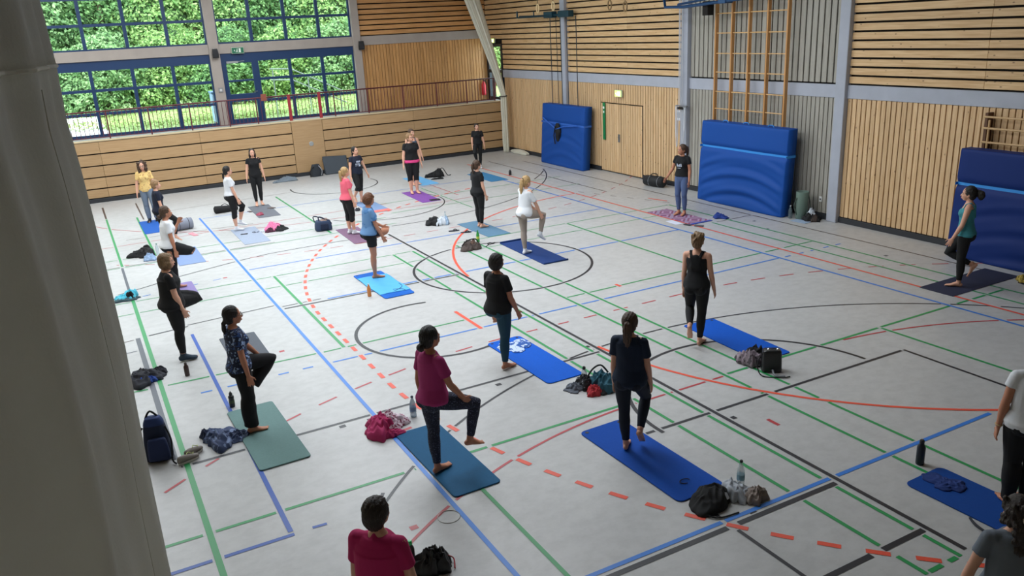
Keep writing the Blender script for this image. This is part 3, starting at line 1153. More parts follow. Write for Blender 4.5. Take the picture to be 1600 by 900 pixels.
def gym_ring(name, y, z, x, label, grp=None, dark=False):
    t = thing(name, label, 'gym ring', (x, y, z), 0, grp)
    m_ = mat('ring_wood_dark', '8a7350', .5) if dark else mat('ring_wood', 'f0d8a8', .45)
    MB().tube([(.02 * math.cos(a * PI / 14), .11 * math.cos(a * PI / 14), .13 * math.sin(a * PI / 14)) for a in range(28)], .022, 8, closed=True).obj('ring', m_, t, smooth=True)
    MB().tube([(0, 0, .12), (0, .01, CEIL - z)], .012, 6).obj('strap', mat('strap_brown', '5d5040', .7), t)


gym_ring('gym_ring', 12.95, 5.02, 2.15, 'pale wooden gymnastics ring hanging left of the grey post')
gym_ring('gym_ring', 11.9, 5.05, 2.1, 'pale wooden gymnastics ring hanging right against the grey post')
gym_ring('gym_ring', 8.95, 4.95, 2.2, 'darker gymnastics ring hanging before the slatted wall, left one of that pair', dark=True)
gym_ring('gym_ring', 8.2, 4.88, 2.2, 'darker gymnastics ring hanging before the slatted wall, right one of that pair', dark=True)

t = thing('basket_frame', 'blue steel basketball frame folded above the climbing ladder', 'frame', (2.12, 5.95, 4.88))
mb = MB()
mb.tube([(-.3, .1, .25), (-.25, .08, -.1), (-.2, -.6, -.12), (-.1, -1.9, -.05), (0, -3.6, .05)], .04, 8)
mb.tube([(.1, .0, -.05), (.1, -1.9, .1), (.1, -3.6, .2)], .03, 8)
mb.obj('frame_tube', M_FRAMEB, t)
MB().bbox(-.15, .1, -2.0, -1.75, -.1, .08, .01).obj('hinge_box', M_FRAMEB, t)
MB().bbox(-.1, .1, -1.35, -1.15, -.35, -.02, .01).obj('pulley_box', M_DARK, t)

# --- climbing ladder frame
t = thing('climbing_frame', 'tall beech climbing frame of five uprights and thin rungs on the grey boards', 'climbing frame', (2.38, 0, 0))
ysu = [4.66, 4.1, 3.53, 2.94, 2.34]
src = None
for y in ysu:
    if src is None:
        src = MB().bbox(-.05, .05, -.022, .022, 1.0, 7.0, .005).obj('upright', W_BEECH, t, loc=(0, y, 0))
    else:
        place(src, 'upright', (0, y, 0), t)
for i in range(4):
    for z in (.98 + 0, 1.44 + .45 * 0, 2.22, 2.66, 3.12, 3.58, 4.04 + .02, 4.5, 4.96, 5.4):
        if z < 1.9:
            continue
        if z == 2.22:
            zz = 2.28
        zz = {2.22: 2.28, 2.66: 2.70, 3.12: 3.17, 3.58: 3.62, 4.06: 4.10, 4.5: 4.56, 4.96: 5.02, 5.4: 5.48}.get(z, z)
        MB().tube([(-.01, ysu[i] - .022, zz), (-.01, ysu[i + 1] + .022, zz)], .014, 8).obj('rung', mat('rung_wood', 'd8ae74', .4), t)

# --- wall bars at the right edge
t = thing('wall_bars', 'wooden wall bars above the right-hand blue mat at the right edge', 'wall bars', (2.45, 0, 0))
W_BARS = mat('bars_wood', 'c8a474', .5, noise=.1, nscale=8)
for y in (-2.42, -3.4, -4.4):
    MB().bbox(-.06, .1, y - .03, y + .03, .3, 2.62, .006).obj('upright', mat('bars_dark', '5c3a22', .5), t)
for z in (2.55, 2.35, 2.1, 1.95, 1.8, 1.6, 1.4):
    MB().tube([(-.08, -2.4, z), (-.08, -4.4, z)], .02, 8).obj('bar', W_BARS, t)
MB().tube([(-.08, -2.5, 2.5), (-.08, -2.5, 1.95)], .02, 8).obj('bar_support', W_BARS, t)


# ================================================================== SOFT MATS (blue, standing against the wall)
def soft_mat(name, label, y0, y1, xf, th, hgt, c, strap_z, strap_c, seed, lean=.12, sag=.02, waist=.03):
    t = thing(name, label, 'crash mat', (xf, 0, 0))
    m_ = mat('tarp_' + c, c, .6, spec=.25, bump=.1, bscale=4, sheen=0)
    r = random.Random(seed)
    mb = MB()
    ny, nz = 90, 70
    ph = [r.uniform(0, 6.28) for _ in range(8)]

    def front(u, v):
        y = y0 + (y1 - y0) * u
        z = hgt * v
        e = min(u, 1 - u, .06) / .06
        x = lean * v - 0.0
        edge = (1 - e) ** 2 * .02
        # tarpaulin creases sagging in bights below the strap
        if v < strap_z / hgt:
            d = (strap_z / hgt - v)
            sagc = v + .5 * (u - .5) ** 2 * 1.4
            x -= sag * math.sin(sagc * 34 + ph[0] + .5 * math.sin(u * 5 + ph[5])) * min(1, d * 5) * (.35 + .65 * math.sin(PI * u)) * e
            x -= .3 * sag * math.sin(sagc * 60 + ph[1] + 4 * u) * min(1, d * 5) * e
        x -= .25 * sag * math.sin(u * 9 + v * 6 + ph[2]) * e
        # waist pulled in by the strap
        x += waist * math.exp(-((z - strap_z) / .07) ** 2)
        vz = min(v, 1 - v, .03) / .03
        x += (1 - vz) ** 2 * .015 + edge
        return (x, y, z)
    G = [[front(i / ny, j / nz) for i in range(ny + 1)] for j in range(nz + 1)]
    vs_ = [p for row in G for p in row]
    fs = []
    w = ny + 1
    for j in range(nz):
        for i in range(ny):
            fs.append((j * w + i, j * w + i + 1, (j + 1) * w + i + 1, (j + 1) * w + i))
    o = len(vs_)
    bk = [(lean * j / nz + th, y, hgt * j / nz) for j in range(nz + 1) for y in (y0 + .01, y1 - .01)]
    vs_ += bk
    for j in range(nz):
        fs.append((j * w, (j + 1) * w, o + 2 * (j + 1), o + 2 * j))
        fs.append((j * w + ny, o + 2 * j + 1, o + 2 * (j + 1) + 1, (j + 1) * w + ny))
        fs.append((o + 2 * j, o + 2 * (j + 1), o + 2 * (j + 1) + 1, o + 2 * j + 1))
    for i in range(ny):
        pass
    fs.append(tuple([nz * w + i for i in range(ny + 1)] + [o + 2 * nz + 1, o + 2 * nz]))
    fs.append(tuple([i for i in range(ny, -1, -1)] + [o, o + 1]))
    mb.add(vs_, fs)
    mb.obj('cover', m_, t, smooth=False)
    for p_ in t.children:
        p_.data.polygons.foreach_set('use_smooth', [len(q.vertices) == 4 for q in p_.data.polygons])
    # strap round the mat
    L_ = [(front(u, strap_z / hgt)[0] - .008, y0 + (y1 - y0) * u) for u in np.linspace(0, 1, 40)]
    mb = MB()
    hw = .028
    vs_ = []
    for (x, y) in L_:
        dz = 0
        vs_ += [(x, y, strap_z - hw), (x, y, strap_z + hw), (x + .006, y, strap_z + hw), (x + .006, y, strap_z - hw)]
    fs = []
    for i in range(len(L_) - 1):
        for k in range(4):
            fs.append((4 * i + k, 4 * i + (k + 1) % 4, 4 * i + 4 + (k + 1) % 4, 4 * i + 4 + k))
    mb.add(vs_, fs)
    xa = lean * strap_z / hgt
    for y in (y0 - .004, y1 + .002):
        mb.box(xa, xa + th, y, y + .004, strap_z - hw, strap_z + hw)
    mb.obj('strap', strap_c, t)
    return t


M_STRAP = mat('strap_blue', '2f8fe0', .5)
m1 = soft_mat('crash_mat', 'left blue crash mat, against the pine boards, with a black bag hung on its strap', 10.25, 12.85, 1.98, .29, 1.98, '0e4694', 1.38, mat('strap_mid', '2c64bd', .5), 1, lean=.14, sag=.012)
m2 = soft_mat('crash_mat', 'middle blue crash mat with light blue strap below the climbing frame', 1.84, 4.72, 1.9, .3, 2.0, '0f4a9c', 1.38, M_STRAP, 2, lean=.12, sag=.03, waist=.06)
m3 = soft_mat('crash_mat', 'right-hand blue crash mat behind the woman in the teal top', -5.2, -2.22, 1.96, .27, 2.0, '0a2a6c', 1.36, M_STRAP, 3, lean=.1, sag=.012, waist=.05)
for (mm, y0_, y1_, nm) in ((m2, 1.84, 4.72, 0),):
    for y in (4.0, 3.3, 2.5):
        MB().tube([(.25, y - .1, 1.99), (.25, y - .06, 2.04), (.25, y + .06, 2.04), (.25, y + .1, 1.99)], .012, 6).obj('carry_handle', M_STRAP, mm)

# bag hung on the left mat
t = thing('hanging_bag', 'black cloth bag and straps hung on the left blue crash mat', 'bag', (2.02, 11.75, 1.1))
mb = MB()
rr = random.Random(5)
rg = []
for i in range(10):
    z = -.32 + .62 * i / 9
    w = .06 + .1 * math.sin(PI * min(1, (i + .6) / 10)) * (1.2 if i > 4 else .8)
    rg.append([(.02 + -.07 * max(.2, math.sin(PI * (i + .5) / 10)) * math.cos(a * PI / 8) , w * math.sin(a * PI / 8) * (1 + .2 * math.sin(3 * a + i)) + .02 * math.sin(i), z) for a in range(16)])
mb.rings(rg)
mb.obj('pouch', mat('fabric_black', '0f1013', .8), t, smooth=True)
mb = MB()
mb.tube([(.0, .9, .42), (-.02, .3, .2), (-.03, .02, .1)], .02, 6)
mb.tube([(.0, -1.2, .3), (-.02, -.4, .22), (-.03, -.02, .12)], .016, 6)
mb.obj('long_strap', mat('strap_mid2', '2b66c4', .5), t)
mb = MB().tube([(-.05, .05, .2), (-.07, .12, -.1), (-.06, .07, -.38)], .02, 6)
mb.obj('loose_strap', MATS['fabric_black'], t)

# ================================================================== YOGA MATS
def yoga(label, x0, y0, x1, y1, c, th=.012, rot=0, round_=.06, holes=False, curl=None, edge=None, name='yoga_mat', group=None):
    """x0..x1 wide, y0..y1 long (before rotation about its centre)"""
    cx, cy = (x0 + x1) / 2, (y0 + y1) / 2
    W, H = abs(x1 - x0), abs(y1 - y0)
    t = thing(name, label, 'yoga mat', (cx, cy, .0026), math.radians(rot), group)
    pts = []
    for (sx, sy, a0) in ((1, 1, 0), (-1, 1, 90), (-1, -1, 180), (1, -1, 270)):
        for k in range(7):
            a = math.radians(a0 + 15 * k)
            pts.append((sx * (W / 2 - round_) + round_ * math.cos(a), sy * (H / 2 - round_) + round_ * math.sin(a)))
    mb = MB()
    e = min(.003, th * .3)

    def ring(z, s):
        return [(x * (1 - s / W * 2), y * (1 - s / H * 2), z) for x, y in pts]
    mb.rings([ring(0, e), ring(e, 0), ring(th - e, 0), ring(th, e)])
    m_ = c if not isinstance(c, str) else mat('foam_' + c, c, .75, spec=.2, noise=.04, nscale=40, bump=.15, bscale=300)
    mb.obj('sheet', m_, t)
    if holes:
        for sx in (-1, 1):
            MB().lathe([(.012, 0), (.022, 0), (.022, .003), (.012, .003)], 14).obj('eyelet', mat('eyelet_dark', '101624', .5), t, loc=(sx * (W / 2 - .07), H / 2 - .06, th))
    if curl:
        for (sy, r0) in curl:
            P = [(-W / 2 + .01, sy * (H / 2 - .01), r0 + .001), (W / 2 - .01, sy * (H / 2 - .01), r0 + .001)]
            MB().tube(P, r0, 12).obj('rolled_edge', edge or m_, t, smooth=True)
    return t


yoga('sage green thick yoga mat under the woman in the blue patterned top', -11.03, -3.03, -10.45, -1.29, '6b8a88', .016, 1.5, .04)
yoga('dark grey yoga mat behind the blue patterned top, empty', -10.66, .3, -10.11, 1.58, '5b6068', .008, 0, .015)
yoga('petrol blue yoga mat under the woman in the magenta top', -9.43, -4.7, -8.88, -3.08, '1f587f', .014, 1, .05)
yoga('bright blue yoga mat with a patterned towel, under the black tee and teal leggings', -7.23, -2.9, -6.66, -1.14, '0259c6', .012, 1, .07, holes=True)
yoga('bright blue yoga mat under the woman in the navy top, black rucksack at its end', -7.6, -6.0, -7.0, -4.25, '0648a4', .012, 1, .07, holes=True)
yoga('bright blue yoga mat under the woman in the black tank top', -4.44, -3.93, -3.86, -2.28, '0253bc', .012, -2, .04, holes=True)
yoga('blue yoga mat mostly covered by a light blue towel', -7.76, 1.86, -7.18, 3.62, '1860ba', .012, 1, .06, holes=True)
yoga('dark navy yoga mat with rolled ends under the woman in white', -4.35, 1.95, -3.78, 3.97, '1f3a70', .008, -2, .015, curl=[(-1, .016), (1, .02)])
yoga('dusty teal yoga mat under the ponytailed woman all in black', -4.26, 4.65, -3.68, 6.28, '5d7f98', .006, 1, .01)
yoga('charcoal yoga mat before the right-hand blue crash mat', -.08, -3.77, 1.71, -3.16, '33364a', .006, 0, .01)
yoga('deep blue yoga mat at the right edge with a crumpled blue towel', -5.5, -8.75, -4.93, -6.94, '0f4390', .012, 1, .07)
yoga('purple yoga mat under the woman with the pink hem', -3.9, 9.24, -3.34, 11.04, '7f4f9c', .006, -2, .01)
yoga('light blue yoga mat farther back beside the black shoulder bag', -2.95, 11.65, -2.37, 13.3, '6fb0e0', .006, 0, .01)
yoga('steel blue yoga mat nearest the far corner', -1.05, 10.7, -.45, 12.45, '3d7ba6', .006, 0, .01)
y9 = yoga('grey blue yoga mat with a coral end behind the blue tee', -5.5, 8.95, -4.95, 10.65, '7890b4', .006, 0, .01)
MB().bbox(-.275, .275, -.85, -.6, .0062, .0085, .001).obj('coral_end', mat('foam_coral', 'f0756a', .6), y9)
yoga('plum yoga mat under the blonde woman in the coral tee', -6.9, 6.08, -6.35, 7.72, '7d6078', .006, -2, .01)
yoga('pale grey yoga mat with a phone and glasses on it', -9.04, 7.7, -8.44, 9.52, '97a2b4', .006, 0, .01)
yoga('dark grey yoga mat by the gallery wall with a red pouch', -8.1, 10.45, -7.52, 12.2, '6a6d74', .006, -2, .01)
yoga('slate blue yoga mat under the far woman with the raised knee in white', -10.6, 6.75, -10.05, 8.35, '7e93ba', .006, 0, .01)
yoga('blue yoga mat with a pale blue towel, under the yellow tee', -10.93, 10.55, -10.37, 12.27, '2458a8', .006, 0, .01)
yoga('lilac yoga mat half hidden behind the bobbed woman in black', -11.12, 4.2, -10.55, 5.36, '8d7fb2', .006, 0, .01)


def carpet_pattern():
    ma = mat('patterned_purple', '8b5f86', .7)
    nt = ma.node_tree
    N, L = nt.nodes, nt.links
    b = N['Principled BSDF']
    tc = N.new('ShaderNodeTexCoord')
    mp = N.new('ShaderNodeMapping')
    mp.inputs['Rotation'].default_value = (0, 0, PI / 4)
    mp.inputs['Scale'].default_value = (2.6, 2.6, 0)
    L.new(tc.outputs['Object'], mp.inputs[0])
    v = N.new('ShaderNodeTexVoronoi')
    v.distance = 'CHEBYCHEV'
    v.inputs['Randomness'].default_value = .15
    v.inputs['Scale'].default_value = 1
    L.new(mp.outputs[0], v.inputs['Vector'])
    cr = N.new('ShaderNodeValToRGB')
    cr.color_ramp.interpolation = 'CONSTANT'
    e = cr.color_ramp.elements
    e[0].color = lin('7b4a70')
    e[1].position = .18
    e[1].color = lin('b08fae')
    e2 = e.new(.3)
    e2.color = lin('86506f')
    e3 = e.new(.42)
    e3.color = lin('9a8ba6')
    L.new(v.outputs['Distance'], cr.inputs[0])
    L.new(cr.outputs[0], b.inputs['Base Color'])
    return ma


y16 = yoga('patterned purple yoga mat under the instructor in blue leggings', -.05, 2.62, .56, 4.28, carpet_pattern(), .006, 0, .01)
MB().bbox(-.305, .305, -.835, -.75, .0062, .0085, .001).obj('turned_corner', mat('foam_blue_back', '2b4aa8', .6), y16)
# ================================================================== PEOPLE
SKIN = {
    'fair': mat('skin_fair', 'd8a58c', .55, spec=.3), 'tan': mat('skin_tan', 'b98065', .55, spec=.3), 'deep': mat('skin_deep', '9a6a50', .55, spec=.3),
}


def hair_mat(name, c):
    ma = mat(name, c, .45, noise=.35, nscale=30, stretch=(3, 3, .5), bump=.5, bscale=70)
    return ma


HAIR = {'black': hair_mat('hair_black', '17130f'), 'dark': hair_mat('hair_dark', '2c2019'), 'brown': hair_mat('hair_brown', '4a3424'),
        'chest': hair_mat('hair_chestnut', '6b4228'), 'blond': hair_mat('hair_blond', 'b59464'), 'dblond': hair_mat('hair_dark_blond', '7d6242'), 'sand': hair_mat('hair_sand', '93734f')}
PENDING = []


def ell(c, ax, az, rx, ry, n=24, pw=1.0):
    """ring of an ellipse in the plane spanned by vectors ax (half width ry side) ..."""
    return [tuple(c + ax * (rx * math.cos(2 * PI * k / n)) + az * (ry * math.sin(2 * PI * k / n))) for k in range(n)]


def limb(mb, pts, rad, n=16, flat0=False, flat1=False, hint=Vector((0, 1, 0)), squash=1.0):
    """tapered tube through pts with rounded ends; rad may be (r_front, r_side)"""
    P = [Vector(p) for p in pts]
    R_ = list(rad)
    rg = []
    m_ = len(P)
    for i in range(m_):
        t = (P[min(i + 1, m_ - 1)] - P[max(i - 1, 0)]).normalized()
        s = (hint - t * hint.dot(t))
        if s.length < 1e-3:
            s = t.orthogonal()
        s.normalize()
        f = s.cross(t)
        r = R_[i]
        rs, rf = (r[1], r[0]) if isinstance(r, tuple) else (r, r * squash)
        ring = lambda c, k: ell(c, s, f, rs * k, rf * k, n)
        if i == 0 and not flat0:
            q = (rs + rf) / 2
            for a in (.15, .5, .8):
                rg.append(ring(P[0] - t * q * math.cos(math.asin(a)) * .9, a))
        rg.append(ring(P[i], 1))
        if i == m_ - 1 and not flat1:
            q = (rs + rf) / 2
            for a in (.8, .5, .15):
                rg.append(ring(P[-1] + t * q * math.cos(math.asin(a)) * .9, a))
    mb.rings(rg)


def queue(mb, name, material, parent, vox, smooth=4, disp=None, label=None):
    me = bpy.data.meshes.new(name)
    me.from_pydata(mb.v, [], mb.f)
    o = bpy.data.objects.new(name, me)
    C.objects.link(o)
    md = o.modifiers.new('r', 'REMESH')
    md.mode = 'VOXEL'
    md.voxel_size = vox
    md.use_smooth_shade = True
    if smooth:
        ms = o.modifiers.new('s', 'SMOOTH')
        ms.factor = .5
        ms.iterations = smooth
    o.parent = parent
    if label:
        o['label'] = label
    PENDING.append((o, material, disp))
    return o


def flush():
    bpy.context.view_layer.update()
    dg = bpy.context.evaluated_depsgraph_get()
    for (o, material, disp) in PENDING:
        ev = o.evaluated_get(dg)
        me = bpy.data.meshes.new_from_object(ev)
        o.modifiers.clear()
        old = o.data
        if disp:
            n = len(me.vertices)
            co = np.empty(n * 3)
            me.vertices.foreach_get('co', co)
            no = np.empty(n * 3)
            me.vertex_normals.foreach_get('vector', no)
            co = co.reshape(-1, 3)
            no = no.reshape(-1, 3)
            co = co + no * disp(co)[:, None]
            me.vertices.foreach_set('co', co.ravel())
        me.polygons.foreach_set('use_smooth', [True] * len(me.polygons))
        me.materials.clear()
        me.materials.append(material)
        me.name = o.name
        o.data = me
        bpy.data.meshes.remove(old)
    PENDING.clear()


def folds(seed, amp=.004, fz=16, fa=9):
    r = np.random.RandomState(seed)
    ph = r.uniform(0, 6.28, 12)

    def f(co):
        x, y, z = co.T
        d = np.zeros(len(co))
        d += np.sin(fa * 1.0 * x + fa * 1.4 * y + 6 * z + ph[0]) * .5
        d += np.sin(22 * y - 14 * z + 3 * np.sin(7 * z + ph[1]) + ph[2]) * .6
        d += np.sin(26 * x + fz * z + 2 * np.sin(9 * y + ph[3]) + ph[4]) * .5
        d += np.abs(np.sin(15 * y + 20 * x - 9 * z + ph[5] + 1.5 * np.sin(11 * z))) * .7
        return d * amp
    return f


def strands(amp=.003, f=60):
    def g(co):
        x, y, z = co.T
        a = np.arctan2(y, x + .02)
        return amp * (np.sin(f * a * .6 + 12 * z) + .6 * np.sin(f * y * 3 + 5 * np.sin(20 * z)))
    return g


def d3(a, o=0.0):
    """direction: a degrees forward from straight down, o degrees outwards to the left"""
    a, o = math.radians(a), math.radians(o)
    return Vector((math.sin(a) * math.cos(o), math.sin(o) * (1 if True else 0), -math.cos(a) * math.cos(o)))


def person(label, loc, face, H, pose, wear, hair, skin='fair', w=1.0, vox=.009, seed=1, head=(0, 0), lean=0.0, print_=None, glasses=False, group=None):
    """loc: floor position below the standing foot; face: heading in degrees (world, 0 = +x)"""
    s = H / 1.66
    T = thing('person', label, 'person', (loc[0], loc[1], loc[2] if len(loc) > 2 else .015), math.radians(face), group)
    sk = SKIN[skin]
    V = Vector
    st = pose.get('stance', 'both')
    lift = {'left': pose.get('lift'), 'right': pose.get('lift')}
    # pelvis
    if st == 'both':
        P = V((0, 0, .90 * s))
    else:
        sg = 1 if st == 'L' else -1
        P = V((-.01, -sg * .055 * s, .895 * s))
    ln = math.radians(lean + pose.get('lean', 0))
    up = V((math.sin(ln), 0, math.cos(ln)))
    fw = V((math.cos(ln), 0, -math.sin(ln)))
    sd = V((0, 1, 0))

    def tp(f, l, z):            # point in trunk frame, z measured from pelvis centre .90
        return P + fw * (f * s) + sd * (l * s) + up * ((z - .90) * s)
    hips = {1: P + V((0, .085 * s, -.02 * s)), -1: P + V((0, -.085 * s, -.02 * s))}
    legs = {}
    for sg in (1, -1):
        up_leg = (st == 'L' and sg == -1) or (st == 'R' and sg == 1)
        if not up_leg:
            fy = (.075 if st == 'both' else 0.0) * sg * s
            fx = pose.get('fx', (0, 0))[0 if sg == 1 else 1] * s
            ank = V((fx, fy, .075 * s))
            hip = hips[sg]
            kn = (hip + ank) / 2 + V((pose.get('kn', .015) * s, .004 * sg, 0))
            kn.z = .475 * s
            toe = V((1, .12 * sg, 0)).normalized()
            legs[sg] = (hip, kn, ank, toe, False)
        else:
            a, o, b, o2, fp = pose['lift']
            hip = hips[sg] + V((.01, 0, 0))
            kn = hip + d3(a, o * sg) * .42 * s
            ank = kn + d3(-b, o2 * sg) * .40 * s
            toe = d3(90 - fp, 0)
            toe = V((math.cos(math.radians(fp)), .05 * sg, -math.sin(math.radians(fp)))).normalized()
            legs[sg] = (hip, kn, ank, toe, True)
    arms = {}
    for sg, key in ((1, 'L'), (-1, 'R')):
        a1, o1, a2, o2 = pose.get('arm' + key, (5, 8, 15, 4))
        sh = tp(-.005, sg * .152 * (.85 + .15 * w), 1.335)
        el = sh + d3(a1, o1 * sg) * .285 * s
        wr = el + d3(a2, o2 * sg) * .245 * s
        arms[sg] = (sh, el, wr)
    hc = tp(.022, 0, 1.535)
    yaw, pit = math.radians(head[0]), math.radians(head[1])
    HR = Matrix.Rotation(yaw, 3, 'Z') @ Matrix.Rotation(pit + ln * .3, 3, 'Y')

    def hp(x, y, z):
        return hc + HR @ V((x * s, y * s, z * s))

    # ---------------- body
    mb = MB()
    TR = [(.80, .11, .085, -.005), (.85, .158, .118, -.018), (.90, .170, .124, -.016), (.96, .158, .108, -.006), (1.03, .134, .094, .0),
          (1.10, .120, .086, .004), (1.18, .134, .098, .010), (1.25, .144, .104, .008), (1.31, .140, .090, -.004), (1.36, .105, .070, -.008), (1.40, .058, .054, -.004), (1.41, .055, .052, -.004)]

    def trunk(m_, z0, z1, inf=0.0, wtop=1.0, hem=0.0, nn=28):
        rg = []
        zs = [z0] + [t_[0] for t_ in TR if z0 < t_[0] < z1] + [z1]
        for z in zs:
            hw = np.interp(z, [t_[0] for t_ in TR], [t_[1] for t_ in TR])
            hd = np.interp(z, [t_[0] for t_ in TR], [t_[2] for t_ in TR])
            of = np.interp(z, [t_[0] for t_ in TR], [t_[3] for t_ in TR])
            k = w if z < 1.3 else 1 + (w - 1) * .3
            h_ = hem * max(0, 1 - (z - z0) / .3)
            hw = (hw * k + inf + h_) * s
            hd = (hd * k + inf + h_) * s
            c = tp(of, 0, z)
            rg.append([tuple(c + sd * (hw * math.cos(2 * PI * q / nn)) + fw * (hd * math.sin(2 * PI * q / nn))) for q in range(nn)])
        m_.rings(rg)
    trunk(mb, .80, 1.41)
    for sg in (1, -1):
        mb.sph(tp(-.068, sg * .07, .862), (.082 * s * w, .082 * s * w, .082 * s))
        mb.sph(tp(.078, sg * .062, 1.225), (.052 * s * w, .058 * s, .055 * s))
    limb(mb, [tp(-.008, -.12, 1.34), tp(-.012, 0, 1.37), tp(-.008, .12, 1.34)], [.05 * s, .056 * s, .05 * s])
    limb(mb, [tp(-.015, 0, 1.36), tp(-.002, 0, 1.42), hp(-.012, 0, -.06)], [.062 * s, .047 * s, .046 * s])
    feet = []

    def leg(m_, L_, inf=0.0, upto=1.0, flare=0.0, frm=0.0):
        hip, kn, ank, toe, lifted = L_
        # stations: 0 hip .. 1 knee .. 2 ankle
        S_ = [(0.0, .092), (.25, .090), (.5, .081), (.85, .063), (1.0, .059), (1.12, .056), (1.3, .059), (1.5, .053), (1.8, .038), (2.0, .034)]
        pts, rad = [], []
        u_end = upto
        for (u, r) in S_:
            if u > u_end:
                break
            p = hip.lerp(kn, u) if u <= 1 else kn.lerp(ank, u - 1)
            # calf bulge backwards
            ks = w if u < 1 else 1 + (w - 1) * .5
            if 1.1 < u < 1.7:
                d_ = (ank - kn).normalized()
                back = d_.cross(V((0, 1, 0)))
                p = p + back * (-.010 * s)
            pts.append(p)
            fl = flare * max(0, (u - .6)) * .03
            rad.append((r * ks + inf + fl) * s)
        if u_end not in [q[0] for q in S_]:
            p = hip.lerp(kn, u_end) if u_end <= 1 else kn.lerp(ank, u_end - 1)
            pts.append(p)
            r = float(np.interp(u_end, [q[0] for q in S_], [q[1] for q in S_]))
            ks = w if u_end < 1 else 1 + (w - 1) * .5
            rad.append((r * ks + inf + flare * max(0, (u_end - .6)) * .03) * s)
        limb(m_, pts, rad, flat1=(upto < 2.0 or flare > 0), n=16)

    def foot(m_, L_, inf=0.0, toes=True):
        hip, kn, ank, toe, lifted = L_
        dn = V((0, 0, -1))
        sdv = toe.cross(V((0, 0, 1))).normalized()
        dn = toe.cross(sdv).normalized()
        if dn.z > 0:
            dn = -dn
        heel = ank + dn * .042 * s - toe * .035 * s
        ball = ank + dn * .052 * s + toe * .115 * s
        tip = ank + dn * .056 * s + toe * .165 * s
        h = sdv
        limb(m_, [heel, ank + dn * .03 * s + toe * .03 * s, ball, tip], [((.032 + inf) * s, (.030 + inf) * s), ((.040 + inf) * s, (.033 + inf) * s), ((.021 + inf) * s, (.044 + inf) * s), ((.014 + inf) * s, (.038 + inf) * s)], hint=h)
        limb(m_, [ank + V((0, 0, .03 * s)), ank + dn * .02 * s], [(.034 + inf) * s, (.036 + inf) * s])
        if toes:
            for i, (o_, l_, r_) in enumerate(((-.03, .036, .013), (-.012, .036, .010), (.003, .03, .009), (.017, .022, .009), (.030, .012, .009))):
                m_.sph(tip + h * (o_ * s) + toe * (l_ * .6 * s) + dn * .002, (r_ * 1.6 * s, r_ * s, r_ * s), 8, 6)
    for sg in (1, -1):
        leg(mb, legs[sg], upto=2.0)
        foot(mb, legs[sg])
    # arms and hands
    for sg in (1, -1):
        sh, el, wr = arms[sg]
        k = 1 + (w - 1) * .7
        limb(mb, [sh, sh.lerp(el, .3), sh.lerp(el, .8), el, el.lerp(wr, .25), el.lerp(wr, .7), wr],
             [.05 * s * k, .045 * s * k, .037 * s * k, .036 * s * k, .038 * s * k, .029 * s, .025 * s])
        hd = (wr - el).normalized()
        pn = V((0, -sg, 0))                       # palm looks to the body
        pn = (pn - hd * pn.dot(hd)).normalized()
        th = hd.cross(pn) * (1 if True else -1)
        fwd = V((1, 0, 0))
        th = (fwd - hd * fwd.dot(hd) - pn * fwd.dot(pn))
        if th.length < .2:
            th = hd.cross(pn)
        th.normalize()                             # thumb side
        limb(mb, [wr, wr + hd * .04 * s, wr + hd * .085 * s], [(.018 * s, .026 * s), (.016 * s, .038 * s), (.014 * s, .040 * s)], hint=th)
        fr = max(.0088 * s, vox * 1.05)
        for i, (o_, ln_) in enumerate(((.031, .070), (.0105, .078), (-.0105, .073), (-.031, .056))):
            b0 = wr + hd * .075 * s + th * (o_ * s)
            b1 = b0 + (hd * .97 + th * o_ * 4).normalized() * ln_ * .5 * s
            b2 = b1 + (hd * .85 + pn * .5 + th * o_ * 3).normalized() * ln_ * .5 * s
            limb(mb, [b0, b1, b2], [fr, fr * .95, fr * .85], n=8)
        t0 = wr + hd * .025 * s + th * .022 * s
        t1 = t0 + (hd * .6 + th * .75).normalized() * .045 * s
        t2 = t1 + (hd * .9 + th * .25 + pn * .25).normalized() * .034 * s
        limb(mb, [t0, t1, t2], [fr * 1.4, fr * 1.1, fr * .95], n=8)
    # head
    rot = HR
    mb.sph(hp(-.008, 0, .012), (.096 * s, .076 * s, .104 * s), 20, 14, rot)
    mb.sph(hp(.038, 0, -.035), (.056 * s, .057 * s, .078 * s), 16, 12, rot)
    mb.sph(hp(.048, 0, -.088), (.034 * s, .034 * s, .024 * s), 12, 8, rot)
    for sg in (1, -1):
        mb.sph(hp(-.008, sg * .074, -.02), (.018 * s, .010 * s, .03 * s), 10, 8, rot)
        mb.sph(hp(.066, sg * .033, -.04), (.022 * s, .02 * s, .022 * s), 10, 8, rot)      # cheeks
        mb.sph(hp(.074, sg * .03, .018), (.014 * s, .024 * s, .010 * s), 10, 8, rot)       # brow
    limb(mb, [hp(.084, 0, .008), hp(.098, 0, -.018), hp(.106, 0, -.036)], [.009 * s, .010 * s, .013 * s], n=10)
    mb.sph(hp(.090, 0, -.07), (.010 * s, .024 * s, .012 * s), 10, 8, rot)
    queue(mb, 'body', sk, T, vox, 3)
    # small face parts
    eyem = mat('eye_white', 'd8d4cc', .3)
    for sg in (1, -1):
        e_ = MB().sph(hp(.084, sg * .031, -.004), (.009 * s, .014 * s, .008 * s), 10, 8, rot).obj('eye', eyem, T, smooth=True)
        MB().sph(hp(.0905, sg * .031, -.004), (.004 * s, .0065 * s, .0068 * s), 8, 6, rot).obj('iris', mat('iris_dark', '2a1c14', .2), e_, smooth=True)
        limb_m = MB()
        limb_m.tube([hp(.088, sg * .014, .014), hp(.089, sg * .03, .019), hp(.08, sg * .047, .013)], .0035 * s, 6)
        limb_m.obj('eyebrow', HAIR[hair[1]], T)
    lm = MB()
